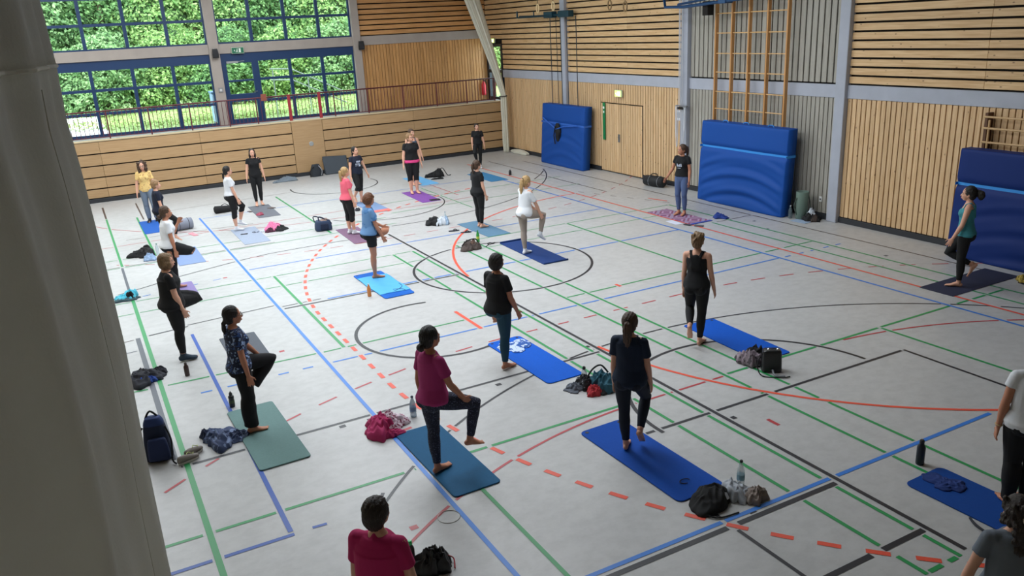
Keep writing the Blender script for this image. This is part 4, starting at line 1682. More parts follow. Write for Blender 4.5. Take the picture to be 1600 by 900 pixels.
    lm.sph(hp(.0975, 0, -.066), (.006 * s, .02 * s, .0045 * s), 10, 6, rot)
    lm.sph(hp(.0965, 0, -.074), (.006 * s, .017 * s, .005 * s), 10, 6, rot)
    lm.obj('lips', mat('lips', 'a8564e', .4), T, smooth=True)
    if glasses:
        g = MB()
        for sg in (1, -1):
            g.tube([hp(.106, sg * .032 + .024 * math.cos(a * PI / 8), -.004 + .018 * math.sin(a * PI / 8)) for a in range(16)], .0022, 6, closed=True)
            g.tube([hp(.104, sg * .056, 0), hp(.05, sg * .078, .002), hp(-.01, sg * .08, -.005)], .002, 6)
        g.tube([hp(.107, .009, -.002), hp(.107, -.009, -.002)], .002, 6)
        g.obj('glasses', mat('glasses_black', '121214', .3), T)

    # ---------------- hair
    sty, hcol = hair
    hm = MB()
    hm.sph(hp(-.022, 0, .024), (.098 * s, .088 * s, .106 * s), 22, 14, rot)
    hm.sph(hp(-.05, 0, -.02), (.066 * s, .078 * s, .085 * s), 16, 12, rot)
    if sty == 'pony':
        limb(hm, [hp(-.11, 0, .045), hp(-.145, 0, .035), hp(-.15, 0, -.03), hp(-.14, 0, -.11), hp(-.125, 0, -.19)], [.018 * s, .026 * s, .030 * s, .026 * s, .010 * s])
    elif sty == 'longpony':
        limb(hm, [hp(-.10, 0, .05), hp(-.135, 0, .03), hp(-.135, 0, -.06), hp(-.125, .005, -.17), hp(-.115, .0, -.27)], [.02 * s, (.028 * s, .04 * s), (.030 * s, .052 * s), (.026 * s, .044 * s), .012 * s])
    elif sty == 'lowpony':
        limb(hm, [hp(-.09, 0, -.05), hp(-.12, 0, -.08), hp(-.125, 0, -.16), hp(-.11, 0, -.26)], [.03 * s, .026 * s, .024 * s, .010 * s])
    elif sty == 'lowbun':
        hm.sph(hp(-.125, 0, -.075), (.038 * s, .045 * s, .042 * s), 14, 10, rot)
        limb(hm, [hp(-.09, 0, -.05), hp(-.12, 0, -.07)], [.025 * s, .02 * s])
    elif sty == 'bun':
        hm.sph(hp(-.10, 0, .09), (.04 * s, .042 * s, .036 * s), 14, 10, rot)
    elif sty == 'bigpony':
        limb(hm, [hp(-.10, 0, .04), hp(-.15, .0, .03)], [.025 * s, .035 * s])
        hm.sph(hp(-.175, 0, -.02), (.055 * s, .06 * s, .075 * s), 14, 10, rot)
    elif sty == 'bob':
        hm.sph(hp(-.03, 0, -.03), (.088 * s, .096 * s, .10 * s), 20, 12, rot)
        for sg in (1, -1):
            hm.sph(hp(.012, sg * .072, -.055), (.045 * s, .022 * s, .062 * s), 12, 10, rot)
        hm.sph(hp(.045, .02, .066), (.045 * s, .06 * s, .034 * s), 12, 8, rot)
    elif sty == 'round':
        hm.sph(hp(-.03, 0, -.005), (.098 * s, .098 * s, .112 * s), 20, 12, rot)
        hm.sph(hp(.04, 0, .066), (.045 * s, .06 * s, .03 * s), 12, 8, rot)
    elif sty == 'short':
        hm.sph(hp(.04, .01, .066), (.045 * s, .06 * s, .03 * s), 12, 8, rot)
    elif sty == 'tousled':
        rr = random.Random(seed)
        for i in range(14):
            a = rr.uniform(-2.6, 2.6)
            z_ = rr.uniform(.02, .1)
            hm.sph(hp(-.03 - .07 * math.cos(a), .075 * math.sin(a), z_), (.022 * s, .022 * s, .03 * s), 8, 6, rot)
        limb(hm, [hp(-.1, 0, .06), hp(-.15, .02, .03), hp(-.16, .03, -.02)], [.02 * s, .022 * s, .01 * s])
    elif sty == 'long':
        hm.sph(hp(-.045, 0, -.10), (.055 * s, .088 * s, .10 * s), 18, 12, rot)
        for sg in (1, -1):
            limb(hm, [hp(0, sg * .072, 0), hp(.005, sg * .08, -.08), hp(.01, sg * .078, -.16)], [.022 * s, .024 * s, .012 * s])
    elif sty == 'curly':
        rr = random.Random(seed)
        for i in range(70):
            a = rr.uniform(-2.5, 2.5)
            z_ = rr.uniform(-.2, .09)
            R0 = .085 if z_ > -.1 else .075
            hm.sph(hp(-.02 - R0 * math.cos(a), (R0 + .022) * math.sin(a), z_), (.026 * s, .03 * s, .03 * s), 8, 6, rot)
        hm.sph(hp(-.03, 0, .13), (.045 * s, .045 * s, .035 * s), 10, 8, rot)
        hm.sph(hp(-.05, 0, -.08), (.06 * s, .085 * s, .11 * s), 14, 10, rot)
    elif sty == 'curlytail':
        rr = random.Random(seed)
        for i in range(60):
            a = rr.uniform(-2.4, 2.4)
            z_ = rr.uniform(-.08, .1)
            hm.sph(hp(-.03 - .082 * math.cos(a), .085 * math.sin(a), z_), (.02 * s, .02 * s, .022 * s), 8, 6, rot)
        for i in range(50):
            k = rr.random()
            hm.sph(hp(-.115 - .02 * rr.random(), rr.uniform(-.05, .05) * (1 - .4 * k), -.02 - .24 * k), (.022 * s, .022 * s, .026 * s), 8, 6, rot)
        limb(hm, [hp(-.09, 0, 0), hp(-.12, 0, -.12), hp(-.11, 0, -.24)], [.05 * s, .045 * s, .02 * s])
    queue(hm, 'hair', HAIR[hcol], T, min(vox, .0075), 1, strands(.0028 * s if sty not in ('curly', 'curlytail') else .002))
    if sty in ('pony', 'longpony', 'bigpony'):
        MB().tube([hp(-.118 + .012 * math.cos(a * PI / 6) * .3, .024 * math.cos(a * PI / 6), .045 + .024 * math.sin(a * PI / 6)) for a in range(12)], .007 * s, 6, closed=True).obj('hair_tie', M_DARK, T)
    if sty == 'curlytail':
        MB().bbox(-.025, .025, -.012, .012, -.012, .012, .004).obj('hair_clip', mat('clip_pale', 'c9b8a8', .4), T, loc=hp(-.14, 0, .01), label='pale hair clip')

    # ---------------- clothes
    bot, bmat = wear['bottom']
    bm = MB()
    trunk(bm, .79, wear.get('waist', 1.0), inf=.007)
    for sg in (1, -1):
        bm.sph(tp(-.068, sg * .07, .862), (.09 * s * w, .09 * s * w, .09 * s))
    upto = {'leggings': 1.9, 'long': 1.97, 'capri': 1.35, 'shorts': .58, 'wide': 1.93}[bot]
    inf = {'leggings': .006, 'long': .012, 'capri': .009, 'shorts': .010, 'wide': .012}[bot]
    flare = {'wide': 1.1, 'long': .25}.get(bot, 0)
    for sg in (1, -1):
        leg(bm, legs[sg], inf=inf, upto=upto, flare=flare)
    queue(bm, {'shorts': 'shorts', 'leggings': 'leggings'}.get(bot, 'trousers'), bmat, T, vox * 1.15, 3, folds(seed + 5, (.0016 if bot in ('leggings', 'shorts') else .0028) * s))
    top, tmat = wear['top']
    tm_ = MB()
    hem = wear.get('hem', .86)
    if top in ('tee', 'longtee'):
        trunk(tm_, hem, 1.385, inf=.016, hem=.014)
        trunk(tm_, 1.1, 1.33, inf=.020)
        for sg in (1, -1):
            tm_.sph(tp(.08, sg * .062, 1.22), (.062 * s * w, .066 * s, .068 * s))
            sh, el, wr = arms[sg]
            e_ = wear.get('sleeve', .62)
            limb(tm_, [sh, sh.lerp(el, .3), sh.lerp(el, e_)], [.054 * s * w ** .5, .055 * s * w ** .5, .058 * s * w ** .5], flat1=True)
        limb(tm_, [tp(-.008, -.125, 1.335), tp(-.018, 0, 1.368), tp(-.008, .125, 1.335)], [.057 * s, .060 * s, .057 * s])
        rgz = []
        for z in (hem + .02, 1.0, 1.08, 1.18, 1.28):
            c = tp(-.012, 0, z)
            rgz.append([tuple(c + sd * ((.152 - .004 * (z > 1.2)) * w * s * math.cos(2 * PI * q / 24)) + fw * (.108 * w * s * math.sin(2 * PI * q / 24))) for q in range(24)])
        tm_.rings(rgz)
        tm_.sph(tp(-.05, 0, .90), (.10 * s * w, .15 * s * w, .06 * s))
    elif top == 'tank':
        trunk(tm_, hem, 1.30, inf=.012, hem=.012)
        for sg in (1, -1):
            tm_.sph(tp(.08, sg * .062, 1.22), (.058 * s * w, .062 * s, .064 * s))
            limb(tm_, [tp(.085, sg * .07, 1.25), tp(.04, sg * .09, 1.375), tp(-.03, sg * .082, 1.40), tp(-.085, sg * .06, 1.33), tp(-.10, sg * .035, 1.22)], [(.012 * s, .024 * s)] * 5, hint=sd)
        limb(tm_, [tp(-.085, 0, 1.33), tp(-.095, 0, 1.18)], [(.02 * s, .05 * s), (.02 * s, .08 * s)], hint=sd)
        tm_.sph(tp(-.05, 0, .90), (.10 * s * w, .15 * s * w, .06 * s))
    queue(tm_, 'top' if top == 'tank' else 'shirt', tmat, T, vox * 1.15, 3, folds(seed, wear.get('fold', .0035) * s))
    if wear.get('under'):
        um = MB()
        trunk(um, hem - .075, hem + .03, inf=.013, hem=.016)
        queue(um, 'under_layer', wear['under'], T, vox, 2, folds(seed + 9, .002), label='pink hem showing below the black shirt')
    sh_ = wear.get('feet')
    if sh_:
        kind, fm = sh_
        fmb = MB()
        for sg in (1, -1):
            foot(fmb if False else fmb, legs[sg], inf=.006 if kind == 'socks' else .012, toes=False)
            hip, kn, ank, toe, lifted = legs[sg]
            if kind == 'socks':
                limb(fmb, [ank, ank.lerp(kn, .12)], [.040 * s, .040 * s], flat1=True)
            queue(fmb, 'sock' if kind == 'socks' else 'shoe', fm, T, vox, 2)
            fmb = MB()
    if print_:
        # printed marks on the chest, laid on the cloth
        pm = MB()
        for (f_, l_, z_, hw, hh) in print_:
            pts_ = []
            for (a_, b_) in ((-hw, -hh), (hw, -hh), (hw, hh), (-hw, hh)):
                zz = z_ + b_
                ll = l_ + a_
                x_ = np.interp(zz, [1.0, 1.1, 1.18, 1.23, 1.30], [.112, .118, .142, .152, .13]) - .75 * ll * ll
                pts_.append(tp(x_ * (.96 + .04 * w) + f_, ll, zz))
            pm.add(pts_, [(0, 1, 2, 3)])
        pm.obj('shirt_print', mat('print_white', 'c8d2e4', .6), T)
    if wear.get('wrist'):
        for sg in wear['wrist'][0]:
            sh, el, wr = arms[sg]
            d_ = (wr - el).normalized()
            a_ = d_.orthogonal().normalized()
            b_ = d_.cross(a_)
            MB().tube([wr - d_ * .02 + (a_ * math.cos(q * PI / 8) + b_ * math.sin(q * PI / 8)) * .029 * s for q in range(16)], .006, 6, closed=True).obj('wrist_band', wear['wrist'][1], T)
    return T


def pattern_mat(name, base, spot, scale=30, thr=.45, third=None):
    ma = mat(name, base, .8)
    nt = ma.node_tree
    N, L = nt.nodes, nt.links
    b = N['Principled BSDF']
    tc = N.new('ShaderNodeTexCoord')
    n = N.new('ShaderNodeTexNoise')
    n.inputs['Scale'].default_value = scale
    n.inputs['Detail'].default_value = 2
    L.new(tc.outputs['Object'], n.inputs['Vector'])
    cr = N.new('ShaderNodeValToRGB')
    cr.color_ramp.interpolation = 'CONSTANT'
    e = cr.color_ramp.elements
    e[0].color = lin(base)
    e[1].position = 1 - thr
    e[1].color = lin(spot)
    if third:
        q = e.new(.38)
        q.color = lin(base)
        e[0].color = lin(third)
    L.new(n.outputs['Fac'], cr.inputs[0])
    L.new(cr.outputs[0], b.inputs['Base Color'])
    return ma


def cloth(name, c, **k):
    return mat(name, c, .88, bump=.08, bscale=180, **k)


BLK = mat('cloth_black', '0e0f12', .9)
BLK2 = mat('leggings_black', '0c0d10', .85)
NAVY = mat('cloth_navy', '121a2e', .9)
WHT = cloth('cloth_white', 'dfe2e6')
WSOCK = cloth('sock_white', 'dcdfe4')
BSOCK = cloth('sock_black', '1a1a1c')
up_ = lambda a=75, o=10, b=10, o2=-5, fp=25: (a, o, b, o2, fp)

person('curly-haired woman in a yellow tee and grey jeans, far left by the wall', (-10.66, 12.1), -100, 1.62,
       dict(stance='R', lift=(14, 6, 14, 0, 40), armL=(8, 12, 14, 6), armR=(8, 12, 14, 6)),
       dict(top=('tee', pattern_mat('yellow_print', 'e3c27c', 'b98a5a', 26, .40)), bottom=('long', cloth('jeans_grey', '6e7c8c')), feet=('socks', BSOCK), hem=.84, fold=.004),
       ('curly', 'brown'), 'fair', w=.94, glasses=True, seed=11)
person('woman in a dark navy tee with one knee raised, between yellow and white tees', (-10.62, 9.0), 2, 1.56,
       dict(stance='L', lift=(52, 4, 12, 0, 30), armR=(6, 6, 14, 2), armL=(6, 6, 14, 2), lean=1),
       dict(top=('tee', NAVY), bottom=('leggings', BLK2)), ('short', 'sand'), 'fair', seed=12)
person('woman in a white tee with raised knee and hand near her mouth', (-10.86, 5.0), 2, 1.64,
       dict(stance='L', lift=(70, 14, 95, -8, 70), armR=(6, 8, 6, 2), armL=(22, -4, 150, -14), lean=2),
       dict(top=('tee', WHT), bottom=('long', BLK2), fold=.005), ('lowbun', 'brown'), 'tan', w=1.08, seed=13, head=(4, 0))
person('bob-haired woman in black tee, leggings and dark trainers standing on one leg at the left', (-11.27, .95), 2, 1.66,
       dict(stance='R', lift=(84, 20, 118, -14, 75), armR=(8, 6, 17, 2), armL=(6, 6, 20, 2)),
       dict(top=('tee', BLK), bottom=('leggings', BLK2), feet=('shoes', cloth('shoe_dark', '2e3e4c')), hem=.85), ('bob', 'dblond'), 'fair', w=1.32, vox=.008, seed=14)
person('dark-haired woman in a blue patterned top and wide black trousers on the sage green mat', (-10.88, -2.05), 4, 1.62,
       dict(stance='R', lift=(80, 12, 48, -6, 80), armR=(3, 7, 8, 3), armL=(30, 4, 38, 0), lean=-1),
       dict(top=('tee', pattern_mat('blue_print', '18233f', '8aa2c8', 24, .42, '2e4c86')), bottom=('wide', BLK), hem=.86), ('lowpony', 'black'), 'tan', vox=.0072, seed=15, glasses=True)
person('woman in a white tee and black capri trousers on the pale grey mat', (-8.92, 9.3), 2, 1.62,
       dict(stance='R', lift=(42, 8, 18, -2, 15), armR=(10, 5, 18, 2), armL=(8, 6, 16, 2)),
       dict(top=('tee', WHT), bottom=('capri', BLK2), feet=('socks', WSOCK), hem=.93), ('lowpony', 'black'), 'fair', seed=16)
person('woman all in black facing the hall from the dark grey mat by the gallery wall', (-7.72, 12.3), -97, 1.60,
       dict(stance='both', fx=(0, .1), armL=(4, 12, 10, 8), armR=(4, 12, 10, 8)),
       dict(top=('tee', BLK), bottom=('leggings', BLK2), hem=.80, sleeve=.4), ('long', 'black'), 'fair', seed=17)
person('blonde ponytailed woman in a coral tee on the plum mat', (-6.70, 7.02), 5, 1.60,
       dict(stance='both', fx=(0, .06), armR=(6, 6, 12, 4), armL=(4, 8, 10, 4)),
       dict(top=('tee', cloth('coral', 'e8657a')), bottom=('capri', BLK2), feet=('socks', WSOCK), hem=.88), ('longpony', 'blond'), 'fair', w=1.08, seed=18)
person('woman in a navy tee with white lettering standing on one leg behind the blonde ponytail', (-5.28, 10.45), -75, 1.58,
       dict(stance='L', lift=(26, 6, 44, -4, 50), armL=(2, 22, 12, 14), armR=(4, 14, 12, 8)),
       dict(top=('tee', NAVY), bottom=('capri', BLK2), hem=.86, sleeve=.4), ('lowpony', 'black'), 'fair', seed=19, head=(10, -4),
       print_=[(0, -.055, 1.235, .011, .026), (0, -.022, 1.235, .012, .026), (0, .012, 1.235, .012, .026), (0, .047, 1.235, .012, .026), (0, -.085, 1.165, .012, .022),
               (0, -.05, 1.165, .01, .022), (0, -.01, 1.165, .016, .022), (0, .035, 1.16, .012, .02), (0, -.06, 1.12, .035, .006), (0, .045, 1.115, .036, .024)])
person('short-haired woman in a blue tee and black shorts on the light blue towel', (-7.47, 3.15, .02), 2, 1.67,
       dict(stance='R', lift=(84, 6, 78, -8, 60), armR=(12, 6, 24, 2), armL=(20, 6, 60, -6), lean=4),
       dict(top=('tee', pattern_mat('blue_ombre', '4a7bb0', '6690be', 5, .5, '506a90')), bottom=('shorts', BLK2), hem=.88), ('round', 'chest'), 'tan', vox=.008, seed=20, head=(0, 22))
person('stout woman in a black top with a pink hem and sunglasses on the purple mat', (-3.58, 10.72), -98, 1.74,
       dict(stance='both', fx=(.05, 0), armL=(4, 12, 10, 8), armR=(4, 12, 10, 8)),
       dict(top=('tee', BLK), bottom=('capri', BLK2), hem=.93, under=cloth('pink_hem', 'e84a8c'), sleeve=.5), ('short', 'sand'), 'fair', w=1.2, seed=21, glasses=True, head=(25, -6))
person('woman in a grey blue vest top half hidden behind the stout woman', (-3.02, 12.0), -95, 1.70,
       dict(stance='both', armL=(4, 12, 14, 10), armR=(4, 12, 10, 8)),
       dict(top=('tank', cloth('slate_vest', '3e4f62')), bottom=('capri', BLK2), hem=.9), ('short', 'brown'), 'fair', seed=22, head=(20, -4))
person('short-haired woman in black nearest the far corner, one foot drawn up', (-.17, 13.2), -112, 1.50,
       dict(stance='L', lift=(52, 8, 30, -10, 40), armL=(2, 12, 6, 8), armR=(6, 10, 12, 0)),
       dict(top=('tee', BLK), bottom=('leggings', BLK2), feet=('socks', WSOCK), hem=.9), ('short', 'dark'), 'fair', seed=23, head=(15, -6))
person('ponytailed woman all in black on the dusty teal mat', (-3.99, 5.58), 12, 1.60,
       dict(stance='both', fx=(.04, 0), armR=(4, 6, 14, 4), armL=(4, 6, 14, 4)),
       dict(top=('tee', BLK), bottom=('leggings', BLK2), hem=.86), ('pony', 'brown'), 'fair', w=1.05, seed=24)
person('woman in a white shirt and beige leggings holding her raised knee on the navy mat', (-4.29, 2.88, .012), 12, 1.64,
       dict(stance='L', lift=(78, 4, 16, 0, 35), armR=(24, 6, 26, 2), armL=(36, 4, 40, -6), lean=6),
       dict(top=('tee', WHT), bottom=('leggings', cloth('beige_leggings', '9d9086')), feet=('socks', WSOCK), hem=.84, sleeve=.75, fold=.006), ('longpony', 'blond'), 'fair', vox=.008, seed=25, head=(0, 8))
person('instructor with ponytail in a black print tee and blue leggings on the patterned mat', (.42, 3.55), -160, 1.68,
       dict(stance='both', kn=.05, armL=(2, 10, 16, 6), armR=(-2, 22, 26, 24)),
       dict(top=('tee', BLK), bottom=('leggings', cloth('denim_leggings', '4d5f86')), hem=.92, sleeve=.45), ('pony', 'brown'), 'tan', vox=.008, seed=26, head=(-28, 4),
       print_=[(0, -.05, 1.19, .012, .035), (0, -.02, 1.175, .01, .018), (0, .005, 1.185, .011, .032), (0, .045, 1.19, .014, .036), (0, -.015, 1.12, .04, .006)])
person('round dark-haired woman in a black tee and teal leggings beside the towel mat', (-7.44, -2.12, .005), 20, 1.67,
       dict(stance='R', lift=(80, 8, 96, -6, 70), armR=(10, 7, 26, 3), armL=(8, 10, 20, 4)),
       dict(top=('tee', BLK), bottom=('leggings', cloth('teal_leggings', '1d4457')), hem=.85, fold=.004), ('round', 'black'), 'tan', w=1.1, vox=.007, seed=27)
person('woman in a magenta tee and speckled navy leggings on the petrol blue mat', (-9.36, -4.16, .018), 14, 1.70,
       dict(stance='L', lift=(70, 12, 12, -4, 15), armR=(16, 8, 38, 2), armL=(-6, 8, 10, 4)),
       dict(top=('tee', cloth('magenta', 'a52e6e')), bottom=('leggings', pattern_mat('speckle_navy', '1b2036', '6a7290', 90, .36)), hem=.87), ('lowbun', 'black'), 'tan', vox=.007, seed=28)
person('long-ponytailed woman in a navy tee seen from behind on a bright blue mat', (-7.39, -4.86, .016), 40, 1.62,
       dict(stance='L', lift=(40, 4, 36, -2, 45), armR=(6, 7, 16, 5), armL=(2, 6, 10, 3)),
       dict(top=('tee', cloth('navy_tee', '0f2038')), bottom=('leggings', cloth('navy_leggings', '121b2a')), hem=.84, fold=.004), ('longpony', 'brown'), 'fair', vox=.007, seed=29)
person('woman in a black racerback tank top seen from behind, right of centre', (-4.70, -2.98, .005), 34, 1.68,
       dict(stance='R', lift=(26, 8, 62, -14, 60), armR=(4, 9, 18, 6), armL=(4, 7, 10, 4)),
       dict(top=('tank', BLK), bottom=('leggings', BLK2), hem=.86), ('tousled', 'dblond'), 'fair', vox=.008, seed=30)
person('woman with a dark curly ponytail in a teal top before the right-hand blue mat', (.42, -3.52, .012), 120, 1.70,
       dict(stance='L', lift=(30, 4, 66, -4, 60), armL=(12, 8, 26, 6), armR=(8, 8, 14, 6)),
       dict(top=('tank', cloth('teal_top', '3f8f9a')), bottom=('leggings', BLK2), hem=.86), ('bigpony', 'black'), 'fair', vox=.008, seed=31)
person('woman in a white top and black trousers cut off by the right edge', (-5.02, -7.76, .012), 45, 1.66,
       dict(stance='both', fx=(0, .03), armL=(0, 12, 4, 6), armR=(4, 8, 10, 4)),
       dict(top=('tee', WHT), bottom=('long', BLK2), hem=.84, sleeve=.4, wrist=([1], mat('band_pale', 'b8a070', .4))), ('long', 'brown'), 'tan', w=1.12, vox=.007, seed=32)
person('woman with a curly clipped ponytail and grey tee in the bottom right corner', (-7.36, -8.98), 50, 1.57,
       dict(stance='both', armL=(4, 16, 10, 10), armR=(4, 10, 10, 6)),
       dict(top=('tee', cloth('grey_tee', '6c7580')), bottom=('leggings', BLK2), sleeve=.5), ('curlytail', 'dark'), 'fair', vox=.0065, seed=33)
person('dark-haired woman in a bright pink tee cut off by the bottom edge', (-10.86, -6.85), 45, 1.64,
       dict(stance='both', armL=(4, 10, 10, 6), armR=(4, 10, 10, 6)),
       dict(top=('tee', cloth('hot_pink', 'b81c60')), bottom=('leggings', BLK2), fold=.004), ('short', 'dark'), 'fair', w=1.18, vox=.0065, seed=34, head=(-5, 0))
flush()
# ================================================================== THINGS LYING ABOUT
def crumple(w, d, h, seed, n=72, m_=26, lump=.5, ridge=.42, flat=.0):
    """crumpled cloth heap: closed form with a ragged outline and sharp creased folds, resting on z=0"""
    r = np.random.RandomState(seed)
    ph = r.uniform(0, 6.28, 16)
    fr = r.uniform(2, 5, 8)
    rg = []
    for i in range(m_ + 1):
        rad = 1 - i / (m_ + .5)
        ring = []
        for k in range(n):
            a = 2 * PI * k / n
            out = 1 + lump * (.34 * math.sin(2 * a + ph[0]) + .26 * math.sin(3 * a + ph[1]) + .2 * math.sin(5 * a + ph[2]) + .12 * math.sin(9 * a + ph[8]) + .07 * math.sin(14 * a + ph[9]))
            x = rad * math.cos(a)
            y = rad * math.sin(a)
            wx = x + .18 * math.sin(4 * y + ph[10]) + .08 * math.sin(9 * x + ph[11])
            wy = y + .18 * math.sin(4 * x + ph[12])
            q1 = 1 - abs(math.sin(fr[0] * wx + fr[1] * wy + ph[3]))
            q2 = 1 - abs(math.sin(fr[2] * 1.9 * wy - fr[3] * 1.2 * wx + ph[5]))
            q3 = 1 - abs(math.sin(8 * wx + 7 * wy + ph[6]))
            q = (.55 * q1 + .5 * q2 + .35 * q3)
            big = 1 + .35 * math.sin(a + ph[7]) * rad + .2 * math.sin(2.5 * x + ph[13])
            rg_ = ridge * min(1, .35 + 1.4 * rad)
            z = h * .92 * (1 - rad ** 2.6) ** .55 * (1 - rg_ + rg_ * q * 1.25) * big
            if i == 0:
                z = 0
            elif i == 1:
                z = max(.012, z * .8)
            ring.append((w / 2 * out * x, d / 2 * out * y, max(0.0, z)))
        rg.append(ring)
    mb = MB()
    mb.rings(rg)
    return mb


FB = MATS['fabric_black']
M_ZIP = mat('zip_grey', '8a8c90', .4, .5)


def pile(name, label, cat, x, y, w, d, h, parts, rot=0, z=.004):
    """parts: list of (part name, material, dx, dy, scale, seed)"""
    t = thing(name, label, cat, (x, y, z), math.radians(rot))
    for (pn, m_, dx, dy, sc_, sd_) in parts:
        o = crumple(w * sc_[0], d * sc_[1], h * sc_[2], sd_).obj(pn, m_, t, smooth=True, loc=(dx, dy, 0))
    return t


def strap(t, pts, r, m_, name='strap', n=6, flat=None):
    P = [Vector(p) for p in pts]
    # smooth the path
    Q = []
    for i in range(len(P) - 1):
        p0 = P[max(i - 1, 0)]
        p1, p2 = P[i], P[i + 1]
        p3 = P[min(i + 2, len(P) - 1)]
        for k in range(5):
            u = k / 5
            Q.append(.5 * ((2 * p1) + (p2 - p0) * u + (2 * p0 - 5 * p1 + 4 * p2 - p3) * u * u + (3 * p1 - p0 - 3 * p2 + p3) * u ** 3))
    Q.append(P[-1])
    return MB().tube(Q, r, n).obj(name, m_, t, smooth=True)


def rbox(w, d, h, r=.04, n=6, bulge=.0, top=1.0):
    """soft bag body: rounded box of rings"""
    rg = []
    zs = [0, .02, .08, .3, .6, .85, .95, 1.0]
    for z in zs:
        k = (1 - (1 - top) * z) * (1 + bulge * math.sin(PI * z)) * (.9 if z in (0, 1.0) else (.97 if z in (.02, .95) else 1))
        ring = []
        for (sx, sy, a0) in ((1, 1, 0), (-1, 1, 90), (-1, -1, 180), (1, -1, 270)):
            for j in range(n):
                a = math.radians(a0 + 90 * j / (n - 1))
                ring.append((k * (sx * (w / 2 - r) + r * math.cos(a)), k * (sy * (d / 2 - r) + r * math.sin(a)), h * z))
        rg.append(ring)
    return MB().rings(rg) or None


def rbox_mb(*a, **k):
    mb = MB()
    global _tmp
    w, d, h = a[:3]
    r = k.get('r', .04)
    n = 6
    top = k.get('top', 1.0)
    bulge = k.get('bulge', 0)
    zs = [0, .02, .08, .3, .6, .85, .95, 1.0]
    rg = []
    for z in zs:
        q = (1 - (1 - top) * z) * (1 + bulge * math.sin(PI * z)) * (.9 if z in (0, 1.0) else (.97 if z in (.02, .95) else 1))
        ring = []
        for (sx, sy, a0) in ((1, 1, 0), (-1, 1, 90), (-1, -1, 180), (1, -1, 270)):
            for j in range(n):
                a_ = math.radians(a0 + 90 * j / (n - 1))
                ring.append((q * (sx * (w / 2 - r) + r * math.cos(a_)), q * (sy * (d / 2 - r) + r * math.sin(a_)), h * z))
        rg.append(ring)
    mb.rings(rg)
    return mb


def clear_mat(name, c, a=.35):
    ma = bpy.data.materials.new(name)
    ma.use_nodes = True
    nt = ma.node_tree
    N, L = nt.nodes, nt.links
    b = N['Principled BSDF']
    b.inputs['Base Color'].default_value = lin(c)
    b.inputs['Roughness'].default_value = .08
    b.inputs['Alpha'].default_value = a
    return ma


CLEAR = clear_mat('pet_clear', 'c8dce0', .38)
GREENP = clear_mat('pet_green', '3f9a3a', .8)
ORANGEP = mat('juice_orange', 'd98a4a', .2)


def bottle(label, x, y, h, r, body, cap, kind='flask', band=None, z=.003, tilt=None):
    t = thing('water_bottle' if kind == 'pet' else 'drinking_flask', label, 'bottle', (x, y, z))
    if kind == 'pet':
        pr = [(.001, 0), (r * .9, 0), (r, .01), (r, h * .12), (r * .94, h * .16), (r, h * .2), (r, h * .55), (r * .9, h * .66), (r * .42, h * .86), (r * .36, h * .9), (r * .36, h * .93), (.001, h * .93)]
    elif kind == 'sport':
        pr = [(.001, 0), (r * .92, 0), (r, .012), (r, h * .45), (r * .86, h * .52), (r, h * .6), (r, h * .74), (r * .7, h * .8), (.001, h * .8)]
    else:
        pr = [(.001, 0), (r * .95, 0), (r, .008), (r, h * .68), (r * .85, h * .76), (r * .5, h * .84), (r * .5, h * .87), (.001, h * .87)]
    MB().lathe(pr, 20).obj('bottle_body', body, t, smooth=False)
    for c_ in t.children:
        c_.data.polygons.foreach_set('use_smooth', [len(p_.vertices) == 4 for p_ in c_.data.polygons])
    z0 = {'pet': .92, 'sport': .79, 'flask': .86}[kind] * h
    k = {'pet': .42, 'sport': .6, 'flask': .58}[kind]
    MB().lathe([(.001, 0), (r * k, 0), (r * k, (h - z0) * .7), (r * k * .7, h - z0), (.001, h - z0)], 16).obj('cap', cap, t, loc=(0, 0, z0))
    if kind == 'sport':
        MB().tube([(0, 0, h * .97), (0, 0, h * 1.08)], r * .25, 8).obj('spout', cap, t)
    if band:
        MB().lathe([(r * 1.01, h * .28), (r * 1.03, h * .28), (r * 1.03, h * .48), (r * 1.01, h * .48)], 20).obj('label_band', band, t)
    return t


def slab(name, label, cat, x, y, w, d, h, m_, rot=0, z=.003, part=None):
    o = MB().bbox(-w / 2, w / 2, -d / 2, d / 2, 0, h, min(.004, h * .35)).obj(name, m_, None, loc=(x, y, z), rot=(0, 0, math.radians(rot)))
    return tag(o, label, cat)


DNAVY = cloth('fab_navy', '17223c')
DARK = cloth('fab_charcoal', '2c2e36')
TURQ = cloth('fab_turquoise', '4fb6cc')
DENIM = pattern_mat('fab_denim', '3b4a6e', '7d8fb4', 14, .42)
MAG = cloth('fab_magenta', 'a8265c')
WPATT = pattern_mat('fab_pink_white', 'd9c8d2', '8c3f5a', 28, .46)
LBL = cloth('fab_lightblue', '8ba4c4')
GREYF = cloth('fab_grey', '8c8f96')
PINK = cloth('fab_pink', 'e87fa8')
WHF = cloth('fab_white', 'd3dbe4')
BRF = cloth('fab_brown', '4b403c')
TEALF = cloth('fab_teal', '2e5f70')
REDF = cloth('fab_red', 'b03038')
BLUEF = cloth('fab_blue', '2c4a94')
RBLUE = cloth('fab_royal', '12357c')

